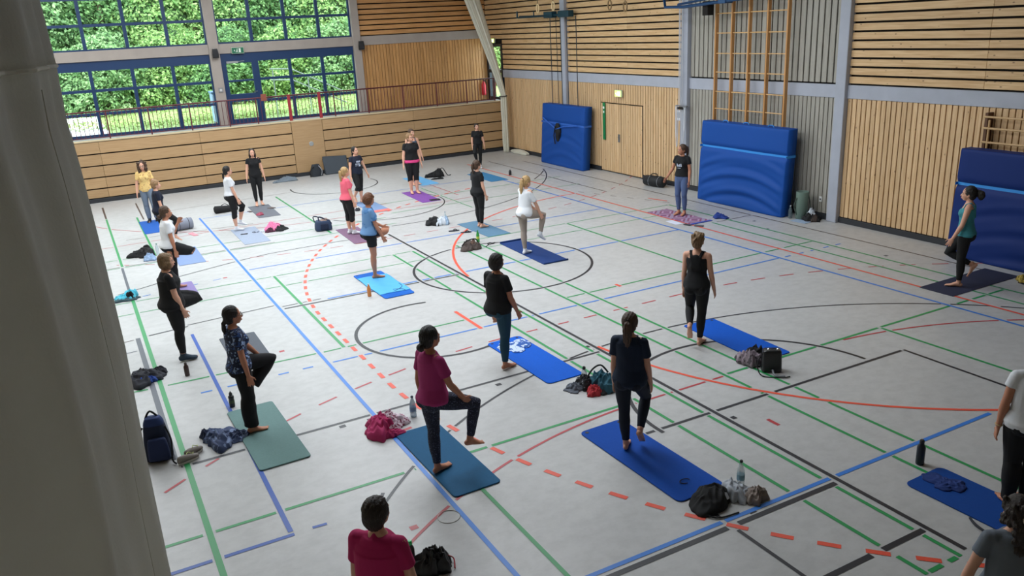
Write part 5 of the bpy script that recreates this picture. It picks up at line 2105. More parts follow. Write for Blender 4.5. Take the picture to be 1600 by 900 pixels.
# navy rucksack and shoes by the left edge
t = thing('rucksack', 'tall navy rucksack standing near the left edge beside the grey line', 'rucksack', (-11.93, -2.05, .004), math.radians(-12))
rbox_mb(.30, .22, .46, r=.08, top=.72, bulge=.06).obj('main_bag', DNAVY, t, smooth=True)
rbox_mb(.24, .08, .26, r=.035, top=.8, bulge=.05).obj('front_pocket', mat('fab_blue_dark', '1a2a52', .8), t, smooth=True, loc=(.02, -.13, .04))
rbox_mb(.22, .16, .10, r=.06, top=.7, bulge=.1).obj('top_flap', mat('fab_blue_mid', '1f3464', .8), t, smooth=True, loc=(0, 0, .42))
strap(t, [(-.08, .02, .5), (-.02, .03, .58), (.06, .02, .5)], .012, FB, 'grab_handle')
strap(t, [(-.12, -.04, .42), (-.19, -.08, .3), (-.16, -.1, .12), (-.13, -.06, .03)], .012, FB, 'shoulder_strap')
strap(t, [(.12, -.04, .4), (.17, -.12, .25), (.16, -.2, .05), (.2, -.24, .008)], .010, FB, 'shoulder_strap')
for (x, y, rz, sd_, lb) in ((-11.66, -2.33, 20, 1, 'grey canvas shoe lying beside the navy rucksack, nearer one'), (-11.58, -2.19, 35, 2, 'grey canvas shoe lying beside the navy rucksack, farther one')):
    s_ = thing('shoe', lb, 'shoe', (x, y, .004), math.radians(rz))
    mb = MB()
    mb.rings([[(-.11 + .24 * u, yy * wd, .018) if False else (-.12 + .25 * u, math.sin(2 * PI * k / 14) * wd, .02 + hgt * .5 + math.cos(2 * PI * k / 14) * hgt * .5) for k in range(14)] for (u, wd, hgt) in ((0, .02, .05), (.05, .034, .075), (.3, .036, .08), (.55, .04, .06), (.8, .042, .045), (.95, .03, .03), (1, .012, .02))])
    mb.obj('upper', mat('shoe_grey', '8a837c', .8), s_, smooth=True)
    mb = MB()
    mb.rings([[(.005 + .128 * math.cos(a * PI / 9) * k, .042 * math.sin(a * PI / 9) * k, z) for a in range(18)] for (z, k) in ((0, .96), (.004, 1), (.02, 1), (.024, .95))])
    mb.obj('sole', mat('sole_white', 'c9c6be', .6), s_)
    strap(s_, [(-.02, -.02, .1), (.02, .02, .1), (.05, -.02, .085), (.08, .02, .075)], .004, mat('lace_lime', 'b9c47a', .7), 'laces')

pile('jacket', 'dark crumpled jacket with a blue patch near the left edge on the grey line', 'jacket', -11.85, .55, .5, .62, .12,
     [('cloth', DARK, 0, 0, (1, 1, 1), 21), ('blue_lining', BLUEF, .02, -.12, (.45, .4, .95), 22), ('sleeve', DARK, .2, .12, (.5, .35, .7), 23)], 5)
pile('jacket', 'turquoise crumpled jacket with a black strap at the left edge', 'jacket', -11.76, 5.0, .42, .5, .13,
     [('cloth', TURQ, 0, 0, (1, .9, 1), 24), ('dark_edge', mat('teal_dark', '2f4a52', .8), .0, -.12, (1.15, .6, .4), 25), ('black_strap', FB, .05, -.1, (.28, .5, 1.3), 26)])
t = pile('bag', 'black floppy bag on the floor left of the far white tee', 'bag', -11.2, 8.25, .5, .5, .2, [('cloth', FB, 0, 0, (1, 1, 1), 27)])
strap(t, [(-.1, -.1, .16), (0, -.2, .12), (.15, -.15, .1)], .012, FB)
pile('pouch', 'round blue grey pouch in front of the black floppy bag', 'pouch', -11.08, 7.8, .3, .36, .13, [('cloth', LBL, 0, 0, (1, 1, 1), 28)])
pile('scarf', 'small blue cloth trailing beside the blue grey pouch', 'cloth', -10.72, 7.85, .36, .25, .07, [('cloth', LBL, 0, 0, (1, 1, 1), 29)])
bottle('clear water bottle standing behind the blue grey pouch', -10.88, 8.15, .26, .036, CLEAR, mat('cap_green', '6fa08c', .4), 'pet')
t = thing('gym_roll', 'grey rolled bag behind the sitting woman in navy', 'bag', (-10.02, 10.45, .004), math.radians(10))
MB().tube([(-.24, 0, .14), (-.22, 0, .14), (.22, 0, .14), (.24, 0, .14)], [.08, .14, .14, .08], 18).obj('roll', mat('fab_grey_roll', '848a98', .8), t, smooth=True)
for x in (-.12, .12):
    MB().tube([(x, .142 * math.cos(a * PI / 12), .14 + .142 * math.sin(a * PI / 12)) for a in range(24)], .006, 5, closed=True).obj('strap', DARK, t)
slab('booklet', 'small pink and white booklet beside the grey rolled bag', 'booklet', -9.9, 9.7, .12, .4, .008, mat('pink_print', 'dc8a94', .6, noise=.25, nscale=18), 12)
t = thing('case', 'long black padded case behind the woman in capri trousers', 'case', (-8.72, 11.95, .004), math.radians(4))
MB().tube([(-.3, 0, .10), (-.27, 0, .10), (0, 0, .09), (.3, 0, .075), (.34, 0, .075)], [.07, .105, .095, .08, .05], 16).obj('shell', FB, t, smooth=True)
strap(t, [(-.1, 0, .19), (0, 0, .23), (.1, 0, .18)], .01, FB, 'handle')
pile('pouch', 'small red pouch on the dark grey mat by the gallery wall', 'pouch', -8.03, 10.85, .2, .22, .07, [('cloth', cloth('fab_dull_red', '9c4a5c'), 0, 0, (1, 1, 1), 30)], z=.01)
slab('phone', 'dark phone on the floor left of the dark grey mat', 'phone', -8.15, 11.5, .09, .2, .01, mat('phone_dark', '3a3036', .3), 10)
slab('phone', 'dark phone on the right edge of the dark grey mat', 'phone', -7.55, 11.55, .16, .2, .012, mat('phone_brown', '4a3a3c', .4), 20, z=.009)
slab('phone', 'black phone lying on the pale grey mat', 'phone', -8.84, 8.8, .09, .17, .01, mat('phone_black', '20222a', .25), 75, z=.009)
t = thing('spectacles', 'dark folded glasses lying on the pale grey mat beside the phone', 'glasses', (-8.55, 8.78, .012), .3)
for sx in (-.035, .035):
    MB().tube([(sx + .028 * math.cos(a * PI / 8), .02 * math.sin(a * PI / 8), .005) for a in range(16)], .004, 5, closed=True).obj('rim', MATS['glasses_black'], t)
strap(t, [(-.065, 0, .005), (-.06, .1, .004), (.04, .12, .004)], .004, MATS['glasses_black'], 'temple')
strap(t, [(.065, 0, .005), (.1, .06, .004), (.13, .12, .004)], .004, MATS['glasses_black'], 'temple')
pile('jacket', 'pink and black crumpled jacket right of the pale grey mat', 'jacket', -8.08, 8.75, .5, .5, .16,
     [('pink_cloth', PINK, -.02, .02, (.75, .7, 1.15), 31), ('black_cloth', FB, .12, -.02, (.7, .8, .75), 32), ('dark_red_cloth', cloth('fab_maroon', '4c2436'), -.12, -.1, (.6, .4, .5), 33), ('white_tag', WHF, -.3, .05, (.2, .2, .3), 34)])
t = thing('sports_bag', 'navy sports bag with a pale cloth on top, left of the plum mat', 'bag', (-7.1, 7.95, .004), math.radians(-4))
rbox_mb(.40, .30, .24, r=.08, top=.86, bulge=.05).obj('main_bag', mat('fab_steelnavy', '2b3c58', .8), t, smooth=True)
rbox_mb(.2, .05, .14, r=.02, top=.9).obj('end_pocket', DNAVY, t, smooth=True, loc=(0, -.16, .04))
strap(t, [(-.1, -.08, .22), (-.1, -.02, .33), (0, 0, .3), (.1, -.04, .22)], .014, DNAVY, 'handle')
strap(t, [(-.18, .1, .2), (-.2, 0, .36), (.1, -.1, .25), (.19, -.1, .15)], .012, DNAVY, 'shoulder_strap')
crumple(.18, .16, .06, 35).obj('cloth_on_top', cloth('fab_beige', 'a08a80'), t, smooth=True, loc=(.02, -.03, .23))
pile('jacket', 'grey blue jacket dropped by the foot of the gallery wall', 'jacket', -6.1, 15.8, .8, .4, .12, [('cloth', cloth('fab_greyblue', '6f7a84'), 0, 0, (1, 1, 1), 36), ('sleeve', MATS['fab_greyblue'], -.3, -.1, (.4, .5, .6), 37)])
t = thing('rucksack', 'dark rucksack leaning against the gallery wall beside the flush door', 'rucksack', (-5.02, 15.95, .004), .2)
rbox_mb(.42, .26, .40, r=.1, top=.6, bulge=.1).obj('main_bag', mat('fab_dark_slate', '2a2f36', .8), t, smooth=True)
strap(t, [(-.12, -.1, .34), (-.3, -.16, .2), (-.28, -.14, .02)], .016, FB, 'shoulder_strap')
strap(t, [(.05, -.12, .36), (.12, -.2, .2), (.1, -.16, .03)], .016, GREYF, 'shoulder_strap')
t = thing('folded_mat', 'dark grey folded mat leaning on the gallery wall behind the navy tee', 'mat', (-4.3, 15.95, .004), 0)
o = MB().bbox(-.42, .42, 0, .06, 0, .62, .01).obj('sheet', mat('foam_dark_slate', '3c444c', .7), t, rot=(-.38, .06, 0))
o = MB().bbox(-.40, .42, -.05, 0, 0, .58, .01).obj('folded_sheet', MATS['foam_dark_slate'], t, rot=(-.38, -.03, 0))
t = pile('shoulder_bag', 'black shoulder bag with loose straps right of the light blue mat', 'bag', -1.98, 12.85, .5, .4, .24, [('pouch', FB, 0, 0, (1, 1, 1), 38), ('flap', FB, .1, -.06, (.6, .6, .95), 39)])
strap(t, [(-.2, 0, .1), (-.36, -.02, .02), (-.3, .1, .02)], .014, FB)
strap(t, [(.15, 0, .2), (.25, -.05, .25), (.38, -.1, .02), (.5, -.1, .015)], .014, FB)
for (x, y, lb, lr) in ((-2.2, 12.4, 'black flat shoe by the black shoulder bag, left one', 0), (-2.05, 12.35, 'black flat shoe by the black shoulder bag, right one', 1),):
    o = crumple(.10, .26, .05, 40 + lr, lump=.1, ridge=.1).obj('flat_shoe', FB, None, smooth=True, loc=(x, y, .004), rot=(0, 0, 1.2))
    tag(o, lb, 'shoe')
slab('phone_case', 'black case lying on the near end of the purple mat', 'case', -3.52, 9.36, .28, .16, .018, mat('case_black', '26242c', .5), -8, z=.009)
pile('clothes_heap', 'white and black heap of clothes left of the dusty teal mat', 'clothes', -4.6, 6.6, .5, .55, .17,
     [('black_cloth', FB, -.1, .03, (.75, .8, 1), 42), ('white_cloth', WHF, .02, -.06, (.6, .6, 1.1), 43), ('blue_cloth', cloth('fab_ice', '9db4cc'), .14, -.02, (.5, .6, .9), 44)])
bottle('slim clear bottle leaning out of the white and black heap', -4.42, 6.62, .28, .03, CLEAR, mat('cap_slate', '4a6a84', .4), 'pet')


def flipflop(x, y, rz, label):
    t = thing('flip_flop', label, 'shoe', (x, y, .003), math.radians(rz))
    mb = MB()
    pts = [(.13 * math.cos(a * PI / 12), (.042 + .01 * math.cos(a * PI / 12)) * math.sin(a * PI / 12)) for a in range(24)]
    mb.rings([[(x_ * k, y_ * k, z_) for x_, y_ in pts] for (z_, k) in ((0, .97), (.003, 1), (.015, 1), (.018, .97))])
    mb.obj('sole', mat('rubber_dark', '2a2e38', .7), t)
    strap(t, [(-.02, -.04, .015), (.03, -.02, .045), (.08, 0, .018)], .006, FB, 'thong')
    strap(t, [(-.02, .04, .015), (.03, .02, .045), (.08, 0, .018)], .006, FB, 'thong')


flipflop(-4.62, 5.7, -15, 'dark flip-flop on the red arc left of the dusty teal mat, farther one')
flipflop(-4.46, 5.38, -20, 'dark flip-flop on the red arc left of the dusty teal mat, nearer one')
t = pile('handbag', 'brown black handbag in front of the green bottle', 'bag', -4.99, 4.05, .48, .52, .17, [('pouch', BRF, 0, 0, (1, 1, .9), 45), ('front_fold', BRF, .04, -.1, (.8, .4, .75), 46), ('beige_lining', cloth('fab_tan', '8a6e62'), .05, -.04, (.4, .2, 1.0), 47)])
strap(t, [(-.2, 0, .08), (-.12, -.1, .2), (.1, -.05, .2), (.2, .0, .08)], .012, FB)
bottle('green soft drink bottle with yellow lower half behind the brown handbag', -4.62, 4.42, .27, .037, mat('pet_green_solid', '3a9a4a', .2), mat('cap_green2', '2c8040', .4), 'pet', mat('drink_yellow', 'b8c850', .3))
t = thing('headphones', 'black curled cord and clip lying right of the brown handbag', 'cord', (-4.56, 4.02, .004), 0)
strap(t, [(-.12, -.1, .006), (0, -.02, .02), (.06, .02, .006), (.0, .06, .012), (.08, .1, .02), (.14, .04, .006), (.2, .1, .008)], .008, FB, 'cord')
rbox_mb(.07, .04, .02, r=.01).obj('clip', FB, t, loc=(.12, .05, 0))
bottle('short black flask alone on the floor before the left blue crash mat', -.04, 11.35, .17, .045, mat('flask_black', '1c1c20', .35), mat('flask_black2', '26262a', .35), 'flask')
pile('pouch', 'small dark grey pouch beside the coral ended mat', 'pouch', -5.7, 9.55, .14, .18, .09, [('cloth', DARK, 0, 0, (1, 1, 1), 48)])
# towels
t = thing('towel', 'light blue towel covering most of the blue mat under the woman in shorts', 'towel', (-7.47, 2.72, .0162), math.radians(1))
mb = MB()
rr = np.random.RandomState(3)
G = []
NX, NY = 24, 40
for j in range(NY + 1):
    for i in range(NX + 1):
        u, v = i / NX, j / NY
        x = (u - .5) * .60
        y = (v - .5) * 1.24
        z = .004 + .004 * abs(math.sin(7 * u + 9 * v)) * math.sin(PI * u) + .004 * max(0, math.sin(5 * v * PI + 3 * u)) ** 6
        G.append((x + .008 * math.sin(9 * v), y + .012 * math.sin(6 * u), z))
fs = []
for j in range(NY):
    for i in range(NX):
        q = j * (NX + 1) + i
        fs.append((q, q + 1, q + NX + 2, q + NX + 1))
n0 = len(G)
G2 = G + [(x, y, 0.0) for (x, y, z) in G]
fs += [tuple(n0 + k for k in reversed(f)) for f in fs]
for i in range(NX):
    fs.append((i + 1, i, n0 + i, n0 + i + 1))
    q = NY * (NX + 1) + i
    fs.append((q, q + 1, n0 + q + 1, n0 + q))
for j in range(NY):
    q = j * (NX + 1)
    fs.append((q, q + NX + 1, n0 + q + NX + 1, n0 + q))
    q += NX
    fs.append((q + NX + 1, q, n0 + q, n0 + q + NX + 1))
mb.add(G2, fs)
mb.obj('cloth', cloth('towel_lightblue', '56aee8'), t, smooth=True)
t = thing('cord_loop', 'thin dark blue cord lying on the light blue towel', 'cord', (-7.35, 2.25, .026), 0)
strap(t, [(-.12, -.1, 0), (0, -.04, .002), (.12, .1, 0), (.13, .3, .002)], .005, mat('cord_blue', '1f4a78', .6), 'cord')
strap(t, [(-.1, .0, 0), (.04, -.05, .002), (.08, -.16, 0)], .005, MATS['cord_blue'], 'cord')
bottle('orange juice bottle standing left of the light blue towel', -7.92, 2.2, .24, .036, ORANGEP, mat('cap_clearish', 'c9c2ba', .3), 'pet')
t = pile('towel', 'white and blue patterned towel on the bright blue mat beside the teal leggings', 'towel', -6.95, -1.5, .44, .5, .035, [('cloth', pattern_mat('towel_pattern', 'c4d4ec', '2a5aa8', 16, .47), 0, 0, (1, 1, 1), 49)], 20, z=.016)
pile('cap', 'grey cap lying beside the clear bottle with a black lid', 'cap', -6.97, -3.22, .26, .22, .09, [('crown', mat('cap_grey', '5f6672', .7, noise=.3, nscale=20), 0, 0, (.9, .9, 1), 50), ('peak', mat('cap_peak', '4a505c', .7), -.09, -.02, (.7, .8, .2), 51)])
bottle('clear bottle with a black lid left of the teal and red bag heap', -6.83, -3.18, .26, .038, CLEAR, MATS['flask_black'], 'flask', mat('label_grey', '8a958e', .5))
t = pile('bag', 'teal, red and black open bag behind the ponytailed woman in navy', 'bag', -6.7, -3.35, .55, .5, .2,
         [('teal_cloth', TEALF, .05, -.05, (.8, .7, 1), 52), ('red_cloth', REDF, -.17, -.12, (.42, .4, .55), 53), ('black_cloth', pattern_mat('bag_black_print', '1a1b20', '8c8f98', 30, .35), -.08, .1, (.7, .6, .95), 54), ('dark_base', FB, .0, -.12, (.9, .5, .4), 55)])
strap(t, [(.2, .1, .12), (.1, .12, .24), (-.05, .1, .22), (-.2, .05, .1)], .012, FB)
# magenta heap and bottle
t = pile('clothes_heap', 'magenta and patterned heap of clothes at the head of the petrol blue mat', 'clothes', -9.47, -2.85, .5, .55, .17,
         [('magenta_cloth', MAG, -.08, 0, (.75, .95, 1), 56), ('patterned_cloth', WPATT, .12, .02, (.6, .7, 1), 57), ('magenta_tail', MAG, .0, -.2, (.5, .4, .45), 58)])
bottle('clear water bottle with a dark blue lid beside the magenta heap', -9.07, -2.75, .28, .04, clear_mat('pet_blue', '7f9fb4', .55), mat('cap_navy', '1c2c4a', .4), 'pet', mat('label_blue', '5f7f9c', .5))
pile('jacket', 'grey blue denim jacket crumpled at the corner of the sage green mat', 'jacket', -11.24, -1.98, .42, .55, .12,
     [('cloth', DENIM, 0, 0, (1, 1, 1), 59), ('sleeve', DENIM, .14, -.12, (.6, .5, .7), 60), ('collar', cloth('fab_dark_denim', '232e4c'), -.1, .18, (.5, .3, .8), 61)], 10)
bottle('black sports bottle standing at the far corner of the sage green mat', -10.95, -1.13, .20, .036, MATS['flask_black'], MATS['flask_black2'], 'sport', mat('label_lime', '3c4a2c', .5))
bottle('slim brown flask under the bobbed woman s trainer', -11.31, .32, .20, .034, mat('flask_brown', '3a2624', .35), mat('flask_brown2', '2c1c1a', .35), 'flask')
# black tank top's bags
t = thing('rucksack', 'black upright rucksack with chrome knobs at the end of the mat right of centre', 'rucksack', (-4.55, -4.22, .004), math.radians(-35))
rbox_mb(.26, .16, .30, r=.04, top=.92).obj('main_bag', mat('leather_black', '141518', .35), t, smooth=True)
for x in (-.05, .07):
    MB().sph((x, -.03, .31), .022, 10, 8).obj('chrome_knob', mat('chrome', 'd0d2d6', .15, .95), t, smooth=True)
strap(t, [(-.12, -.05, .28), (-.2, -.12, .15), (-.15, -.2, .01), (.1, -.25, .01), (.2, -.22, .01)], .008, FB, 'shoulder_strap')
strap(t, [(.0, -.1, .05), (.02, -.2, .01), (.14, -.22, .012)], .014, GREYF, 'shoulder_strap')
t = pile('jacket', 'grey and pink jacket thrown over a black bag on the bright blue mat end', 'jacket', -4.52, -3.86, .34, .40, .2, [('black_bag', FB, .05, .03, (.8, .8, .95), 62), ('cloth', pattern_mat('fab_mauve', '8c7f88', '4a4248', 16, .42), -.1, -.02, (.75, .9, 1.05), 63)], z=.018)
# navy top's bag
t = thing('rucksack', 'flat black rucksack with a small white patch at a bright blue mat end', 'rucksack', (-7.35, -6.17, .006), math.radians(25))
crumple(.48, .36, .15, 64, lump=.15, ridge=.22).obj('main_bag', FB, t, smooth=True)
mb = MB()
mb.add([(-.035, -.02, 0), (.02, -.035, 0), (.04, .02, 0), (.0, .045, .006), (-.02, .03, .004)], [(0, 1, 2, 3, 4)])
mb.obj('logo_patch', mat('patch_white', 'b8bcc2', .6), t, loc=(.08, -.145, .088), rot=(.9, 0, .1))
strap(t, [(.12, -.05, .08), (.2, -.12, .03), (.28, -.16, .02)], .035, DARK, 'top_pocket')
strap(t, [(-.2, .02, .03), (-.2, -.16, .008), (.0, -.3, .006)], .008, FB, 'shoulder_strap')
t = thing('loop_strap', 'thin black loop lying on the near end of the bright blue mat', 'strap', (-7.3, -5.75, .02))
MB().tube([(.06 * math.cos(a * PI / 10), .04 * math.sin(a * PI / 10), .006) for a in range(16)], .005, 6).obj('loop', FB, t)
pile('towel', 'pale grey cloth heap behind the flat black rucksack', 'towel', -6.99, -6.26, .36, .42, .14, [('cloth', cloth('fab_palegrey', 'b4bac2'), -.04, .04, (.75, .85, 1), 65), ('beige_fold', cloth('fab_taupe', '8c8078'), .1, -.02, (.6, .7, .85), 66)], -30)
bottle('tall clear water bottle with blue label and black lid near the pale grey cloth', -6.88, -6.1, .30, .04, CLEAR, MATS['flask_black'], 'pet', clear_mat('label_ice', '6f98a8', .7))
# instructor's things
slab('paper', 'white sheet of paper on the red line before the instructor', 'paper', -.22, 3.05, .2, .42, .0016, mat('paper_white', 'd9dff0', .6), -5, z=.0045)
slab('phone', 'dark phone on the corner of the patterned mat', 'phone', -.15, 2.66, .1, .18, .012, mat('phone_grey', '30323a', .3), 15, z=.009)
slab('remote', 'dark remote control beside the phone at the patterned mat', 'remote', -.02, 2.42, .09, .2, .022, mat('remote_grey', '4c4e55', .4), 30, z=.004)
pile('pouch', 'small blue pouch on the floor right of the patterned mat', 'pouch', .9, 2.72, .3, .34, .09, [('cloth', cloth('fab_pouch_blue', '1f3a86'), 0, 0, (1, 1, 1), 67)])
t = thing('duffel_bag', 'black duffel bag with pale piping against the pine boards behind the instructor', 'bag', (2.12, 6.75, .004), math.radians(100))
MB().tube([(-.36, 0, .15), (-.33, 0, .15), (-.1, 0, .155), (.33, 0, .15), (.36, 0, .15)], [.09, .14, .155, .14, .09], 18).obj('main_bag', mat('fab_black_nylon', '17191d', .7), t, smooth=True)
for x in (-.2, .12):
    MB().tube([(x, .153 * math.cos(a * PI / 12), .153 + .153 * math.sin(a * PI / 12)) for a in range(24)], .006, 5, closed=True).obj('piping', mat('piping_pale', '9aa0a8', .6), t)
strap(t, [(-.12, .05, .28), (-.1, .02, .36), (.08, .02, .35), (.12, .05, .28)], .014, FB, 'handle')
bottle('clear bottle at the foot of the middle blue crash mat', 2.04, 1.68, .3, .045, clear_mat('pet_dim', '6f8088', .5), mat('cap_pale', 'b4bcc0', .4), 'pet')
t = thing('mat_bag', 'tall grey green mat bag standing beside the middle blue crash mat', 'bag', (2.2, 1.5, .004))
MB().lathe([(.001, 0), (.12, 0), (.135, .02), (.13, .35), (.14, .62), (.125, .63), (.12, .56), (.001, .55)], 24).obj('tube_bag', cloth('fab_sage', '64786e'), t, smooth=True)
strap(t, [(-.13, .02, .1), (-.16, .08, .3), (-.13, .03, .5)], .012, cloth('fab_sage_dark', '48584f'), 'shoulder_strap')
strap(t, [(.1, -.08, .55), (.16, -.1, .3), (.1, -.1, .08)], .012, MATS['fab_sage_dark'], 'shoulder_strap')
pile('bag', 'black bag with a white cloth on it by the grey post', 'bag', 2.25, 1.22, .36, .42, .2, [('pouch', FB, 0, 0, (1, 1, .8), 68), ('white_cloth', WHF, .02, .05, (.55, .45, 1.15), 69), ('strap_edge', BRF, -.05, -.1, (.6, .3, .7), 70)])
slab('folder', 'flat pale blue folder on the floor before the black bag', 'folder', 1.98, 1.3, .24, .4, .01, mat('folder_blue', '9db2cc', .5), 6)
# right side
pile('shoes', 'yellow patterned shoe at the right edge beyond the charcoal mat', 'shoe', 1.55, -3.98, .3, .3, .1, [('upper', pattern_mat('yellow_black', 'b8a04a', '3a3424', 40, .42), 0, 0, (1, 1, 1), 71), ('sole', FB, 0, 0, (1.05, 1.05, .3), 72)])
bottle('dark navy flask standing alone beside the blue line at lower right', -5.05, -6.78, .28, .042, mat('flask_navy', '121a28', .35), MATS['flask_black2'], 'flask')
pile('towel', 'crumpled dark blue towel on the deep blue mat at lower right', 'towel', -5.2, -7.16, .3, .36, .035, [('cloth', cloth('fab_deepblue', '123070'), 0, 0, (1, 1, 1), 73)], z=.016)
t = thing('resistance_tube', 'black curved tube lying under the edge of the deep blue mat', 'tube', (-5.6, -7.85, .004))
strap(t, [(.06, .2, .012), (.0, .1, .012), (-.03, -.05, .012), (-.02, -.2, .012)], .012, DARK, 'tube')
# foreground bottle and bag beside the pink tee
bottle('dark bottle with a bright green lid right of the woman in the pink tee', -10.2, -5.5, .27, .036, mat('flask_smoke', '3c3834', .3), mat('lid_green', '3fd47a', .4), 'flask')
t = pile('bag', 'black shiny drawstring bag beside the green lidded bottle', 'bag', -10.05, -5.62, .32, .32, .2, [('pouch', mat('nylon_black', '131417', .4), 0, 0, (1, 1, 1), 74), ('fold', MATS['nylon_black'], .08, .05, (.7, .5, .9), 75)])
strap(t, [(.1, .0, .1), (.2, .0, .03), (.16, -.12, .01)], .006, REDF, 'red_cord')

# ================================================================== OUTSIDE
def leaf_mat(name, c1, c2):
    ma = bpy.data.materials.new(name)
    ma.use_nodes = True
    nt = ma.node_tree
    N, L = nt.nodes, nt.links
    b = N['Principled BSDF']
    b.inputs['Roughness'].default_value = .6
    g = N.new('ShaderNodeNewGeometry')
    cr = N.new('ShaderNodeValToRGB')
    cr.color_ramp.elements[0].color = lin(c1)
    cr.color_ramp.elements[1].color = lin(c2)
    L.new(g.outputs['Random Per Island'], cr.inputs[0])
    L.new(cr.outputs[0], b.inputs['Base Color'])
    tr = N.new('ShaderNodeBsdfTranslucent')
    L.new(cr.outputs[0], tr.inputs[0])
    mx = N.new('ShaderNodeMixShader')
    mx.inputs[0].default_value = .4
    L.new(b.outputs[0], mx.inputs[1])
    L.new(tr.outputs[0], mx.inputs[2])
    L.new(mx.outputs[0], N['Material Output'].inputs[0])
    return ma


LEAF = [leaf_mat('leaf_fresh', '50803e', 'b0cc84'), leaf_mat('leaf_mid', '406c3c', '8eb676'), leaf_mat('leaf_blue', '4f7c48', 'a2c28a')]
BARK = mat('bark', '5a4a3a', .9, noise=.3, nscale=12, bump=.5, bscale=30)
nr = np.random.RandomState(7)


def leaves(blobs, count, size):
    """blobs: (cx, cy, cz, rx, ry, rz); leaf quads spread over the blob surfaces, facing mostly outward"""
    vol = np.array([b[3] * b[5] for b in blobs])
    idx = nr.choice(len(blobs), count, p=vol / vol.sum())
    B = np.array(blobs)[idx]
    d = nr.normal(size=(count, 3))
    d[:, 1] = np.where(nr.rand(count) < .75, -np.abs(d[:, 1]), d[:, 1])
    d /= np.linalg.norm(d, axis=1, keepdims=True)
    rad = 1 - nr.rand(count) ** 2 * .45
    clump = 1 + .22 * np.sin(d[:, 0] * 7 + B[:, 0]) * np.sin(d[:, 2] * 8 + B[:, 1] * 3) + .1 * np.sin(d[:, 0] * 19 + B[:, 2]) * np.sin(d[:, 2] * 17)
    P = B[:, :3] + d * B[:, 3:] * (rad * clump)[:, None]
    nrm = d + nr.normal(scale=.55, size=(count, 3))
    nrm[:, 2] += .3
    nrm /= np.linalg.norm(nrm, axis=1, keepdims=True)
    t1 = np.cross(nrm, nr.normal(size=(count, 3)))
    t1 /= np.linalg.norm(t1, axis=1, keepdims=True)
    t2 = np.cross(nrm, t1)
    s = (size * nr.uniform(.6, 1.3, count))[:, None]
    V = np.stack([P - t1 * s, P + t2 * s * .55, P + t1 * s, P - t2 * s * .55], 1).reshape(-1, 3)
    F = np.arange(count * 4).reshape(-1, 4)
    return V, F


def leafy(name, label, cat, blobs, count, size, mat_, base, trunk=None, group=None):
    t = thing(name, label, cat, base, 0, group)
    V, F = leaves([(b[0] - base[0], b[1] - base[1], b[2] - base[2]) + tuple(b[3:]) for b in blobs], count, size)
    me = bpy.data.meshes.new('foliage')
    me.from_pydata(V.tolist(), [], F.tolist())
    me.materials.append(mat_)
    o = link('foliage', me, t, kind='stuff')
    core = MB()  # added opaque core, dark colour stands in for shade between the leaves
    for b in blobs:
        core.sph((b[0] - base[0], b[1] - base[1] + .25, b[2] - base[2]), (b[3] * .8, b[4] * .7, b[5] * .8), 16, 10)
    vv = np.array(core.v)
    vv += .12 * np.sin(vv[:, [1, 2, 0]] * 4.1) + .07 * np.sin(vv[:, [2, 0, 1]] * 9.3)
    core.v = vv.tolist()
    core.obj('crown_shade', mat('crown_shade_dark', '2f4a28', .9, noise=.4, nscale=5, bump=.8, bscale=14), t, smooth=True)
    if trunk:
        for (pts, r0, r1) in trunk:
            n = len(pts)
            MB().tube([(p[0] - base[0], p[1] - base[1], p[2] - base[2]) for p in pts], [r0 + (r1 - r0) * i / (n - 1) for i in range(n)], 10).obj('trunk', BARK, t, smooth=True)
    return t


G0 = 1.68
ground = struct('trim_2', label='grass ground outside the windows')
gm = MB()
NXg, NYg = 40, 24
Vg = []
for j in range(NYg + 1):
    for i in range(NXg + 1):
        x = -40 + 70 * i / NXg
        y = 17.9 + 40 * (j / NYg) ** 1.5
        Vg.append((x, y, G0 + .1 * math.sin(x * .7) * math.sin(y * .5) * .5))
Fg = []
for j in range(NYg):
    for i in range(NXg):
        q = j * (NXg + 1) + i
        Fg.append((q, q + 1, q + NXg + 2, q + NXg + 1))
gm.add(Vg, Fg).obj('grass_ground', mat('grass', '84995c', .9, noise=.35, nscale=6, bump=.6, bscale=60), ground, smooth=True)
V, F = leaves([(-7, 25.0, 1.72, 11, 4.2, .16)], 9000, .06)
me = bpy.data.meshes.new('grass_tufts')
me.from_pydata(V.tolist(), [], F.tolist())
me.materials.append(leaf_mat('grass_blade', '6f8a48', 'a9bc78'))
link('grass_tufts', me, ground, kind='stuff')

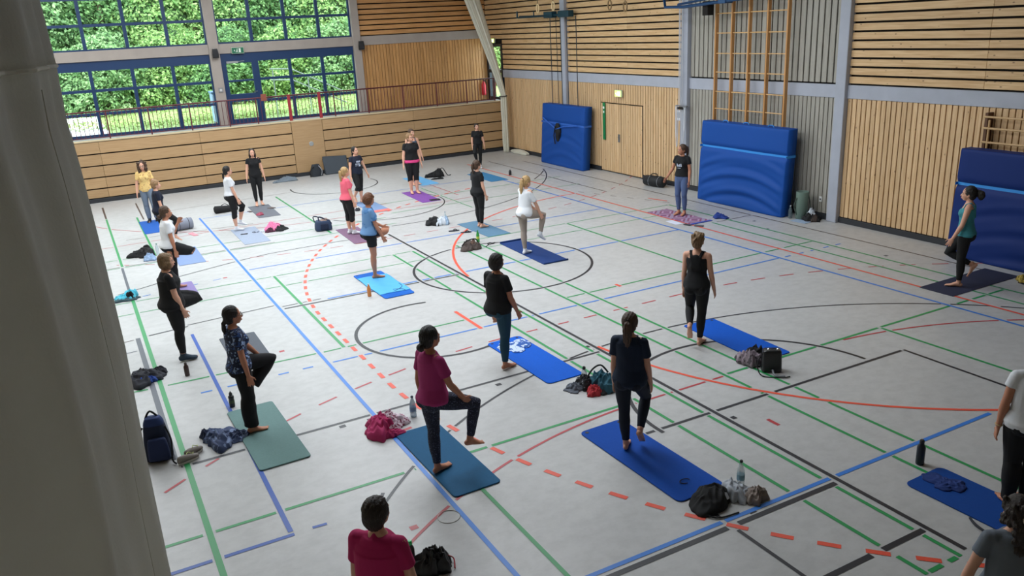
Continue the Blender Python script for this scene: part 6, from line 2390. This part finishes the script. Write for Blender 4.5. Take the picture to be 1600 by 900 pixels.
shr = [(-20, 26.4, 0, 'mid green shrub beyond the hidden left end of the hedge'), (-16.4, 26, 0, 'bright shrub behind the near curtain outside'), (-13.2, 26.5, 1, 'bright green shrub seen in the leftmost window panes'), (-10.4, 26.0, 2, 'blue green shrub behind the left window bay'),
       (-7.6, 26.4, 0, 'yellow green shrub in the middle of the left window bay'), (-5.2, 25.9, 1, 'dense shrub behind the pillar between the window bays'), (-2.6, 26.3, 0, 'light green shrub behind the glazed door'),
       (.0, 26.0, 2, 'pale shrub in the middle of the right window bay'), (2.6, 26.4, 1, 'shrub behind the right end of the window bay'), (8.0, 23.8, 0, 'shrub glimpsed through the dark gallery door in the corner')]
for i, (x, y, k, lb) in enumerate(shr):
    y += 3.2
    hh = 1.7 + .25 * math.sin(i * 2.1)
    bl = [(x, y, G0 + hh * .9, 1.8, 1.3, hh), (x - .9, y - .5, G0 + .8, 1.1, .9, 1.0), (x + .9, y - .3, G0 + 1.9, 1.1, .9, 1.0), (x + .2, y, G0 + 2.6, 1.2, 1.0, .9)]
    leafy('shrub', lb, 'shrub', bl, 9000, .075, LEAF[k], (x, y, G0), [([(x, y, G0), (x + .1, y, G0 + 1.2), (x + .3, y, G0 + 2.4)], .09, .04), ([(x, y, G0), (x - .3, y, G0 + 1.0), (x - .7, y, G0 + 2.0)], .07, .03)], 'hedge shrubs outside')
trs = [(-19, 31, 1, 'tall tree outside beyond the near curtain'), (-14.2, 30.5, 2, 'tall tree with a bare brown trunk at the left window'), (-10.0, 31.5, 1, 'tall dark tree above the left window bay'), (-6.0, 30.8, 0, 'tall bright tree above the pillar between the bays'),
       (-1.8, 31.2, 1, 'tall tree above the glazed door with dark gaps'), (2.0, 30.6, 0, 'tall yellow green tree at the right of the windows'), (6.5, 31.3, 2, 'tall tree outside past the right window edge')]
for i, (x, y, k, lb) in enumerate(trs):
    y += 3.0
    bl = [(x, y, 7.4, 2.9, 2.0, 2.8), (x - 1.3, y - .9, 5.4, 1.9, 1.4, 1.7), (x + 1.4, y - .8, 5.8, 1.9, 1.4, 1.8), (x, y - .6, 9.4, 2.2, 1.6, 1.9), (x + .4, y - 1.2, 4.3, 1.6, 1.1, 1.2)]
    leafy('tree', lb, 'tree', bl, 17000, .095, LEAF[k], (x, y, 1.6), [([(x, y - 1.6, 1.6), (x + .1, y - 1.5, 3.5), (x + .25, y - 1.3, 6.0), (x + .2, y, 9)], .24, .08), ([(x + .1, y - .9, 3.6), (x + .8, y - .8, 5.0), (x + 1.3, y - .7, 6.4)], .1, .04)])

# pale concrete path seen low in the leftmost panes, and a tall pale blue container by the pillar
path = struct('trim_3', label='pale sunlit concrete path on the grass outside the leftmost panes')
mb = MB()
mb.bbox(-15.6, -10.9, 18.0, 27.6, G0 - .05, G0 + .07, .01)
mb.obj('paved_path', mat('paving_pale', 'd9d8dc', .8, noise=.06, nscale=2), path)
t = thing('container', 'small pale blue container standing outside left of the pillar', 'container', (-7.3, 19.6, G0))
MB().bbox(-.17, .17, -.3, .3, .1, 1.1, .03).obj('box_body', mat('container_blue', '9db8dc', .4, noise=.15, nscale=5), t)
MB().bbox(-.19, .19, -.32, .32, 1.1, 1.16, .01).obj('lid', mat('container_lid', '6f8fc0', .4), t)
for x in (-.15, .15):
    MB().bbox(x - .03, x + .03, -.2, .2, 0, .1, .004).obj('foot', M_ZIP, t)
t = thing('stair_handrail', 'thin pale handrail slanting down outside behind the right window bay', 'handrail', (-3.9, 20.5, G0))
for dz in (0, -.4):
    MB().tube([(-1.2, 0, 1.75 + dz), (-.4, 0, 1.7 + dz), (1.6, 0, .7 + dz)], .025, 8).obj('rail', mat('galvanised', 'b4bcc0', .35, .6), t)
for x, z in ((-1.1, 1.7), (.2, 1.35), (1.4, .75)):
    MB().tube([(x, 0, -.1), (x, 0, z)], .022, 8).obj('rail_post', MATS['galvanised'], t)
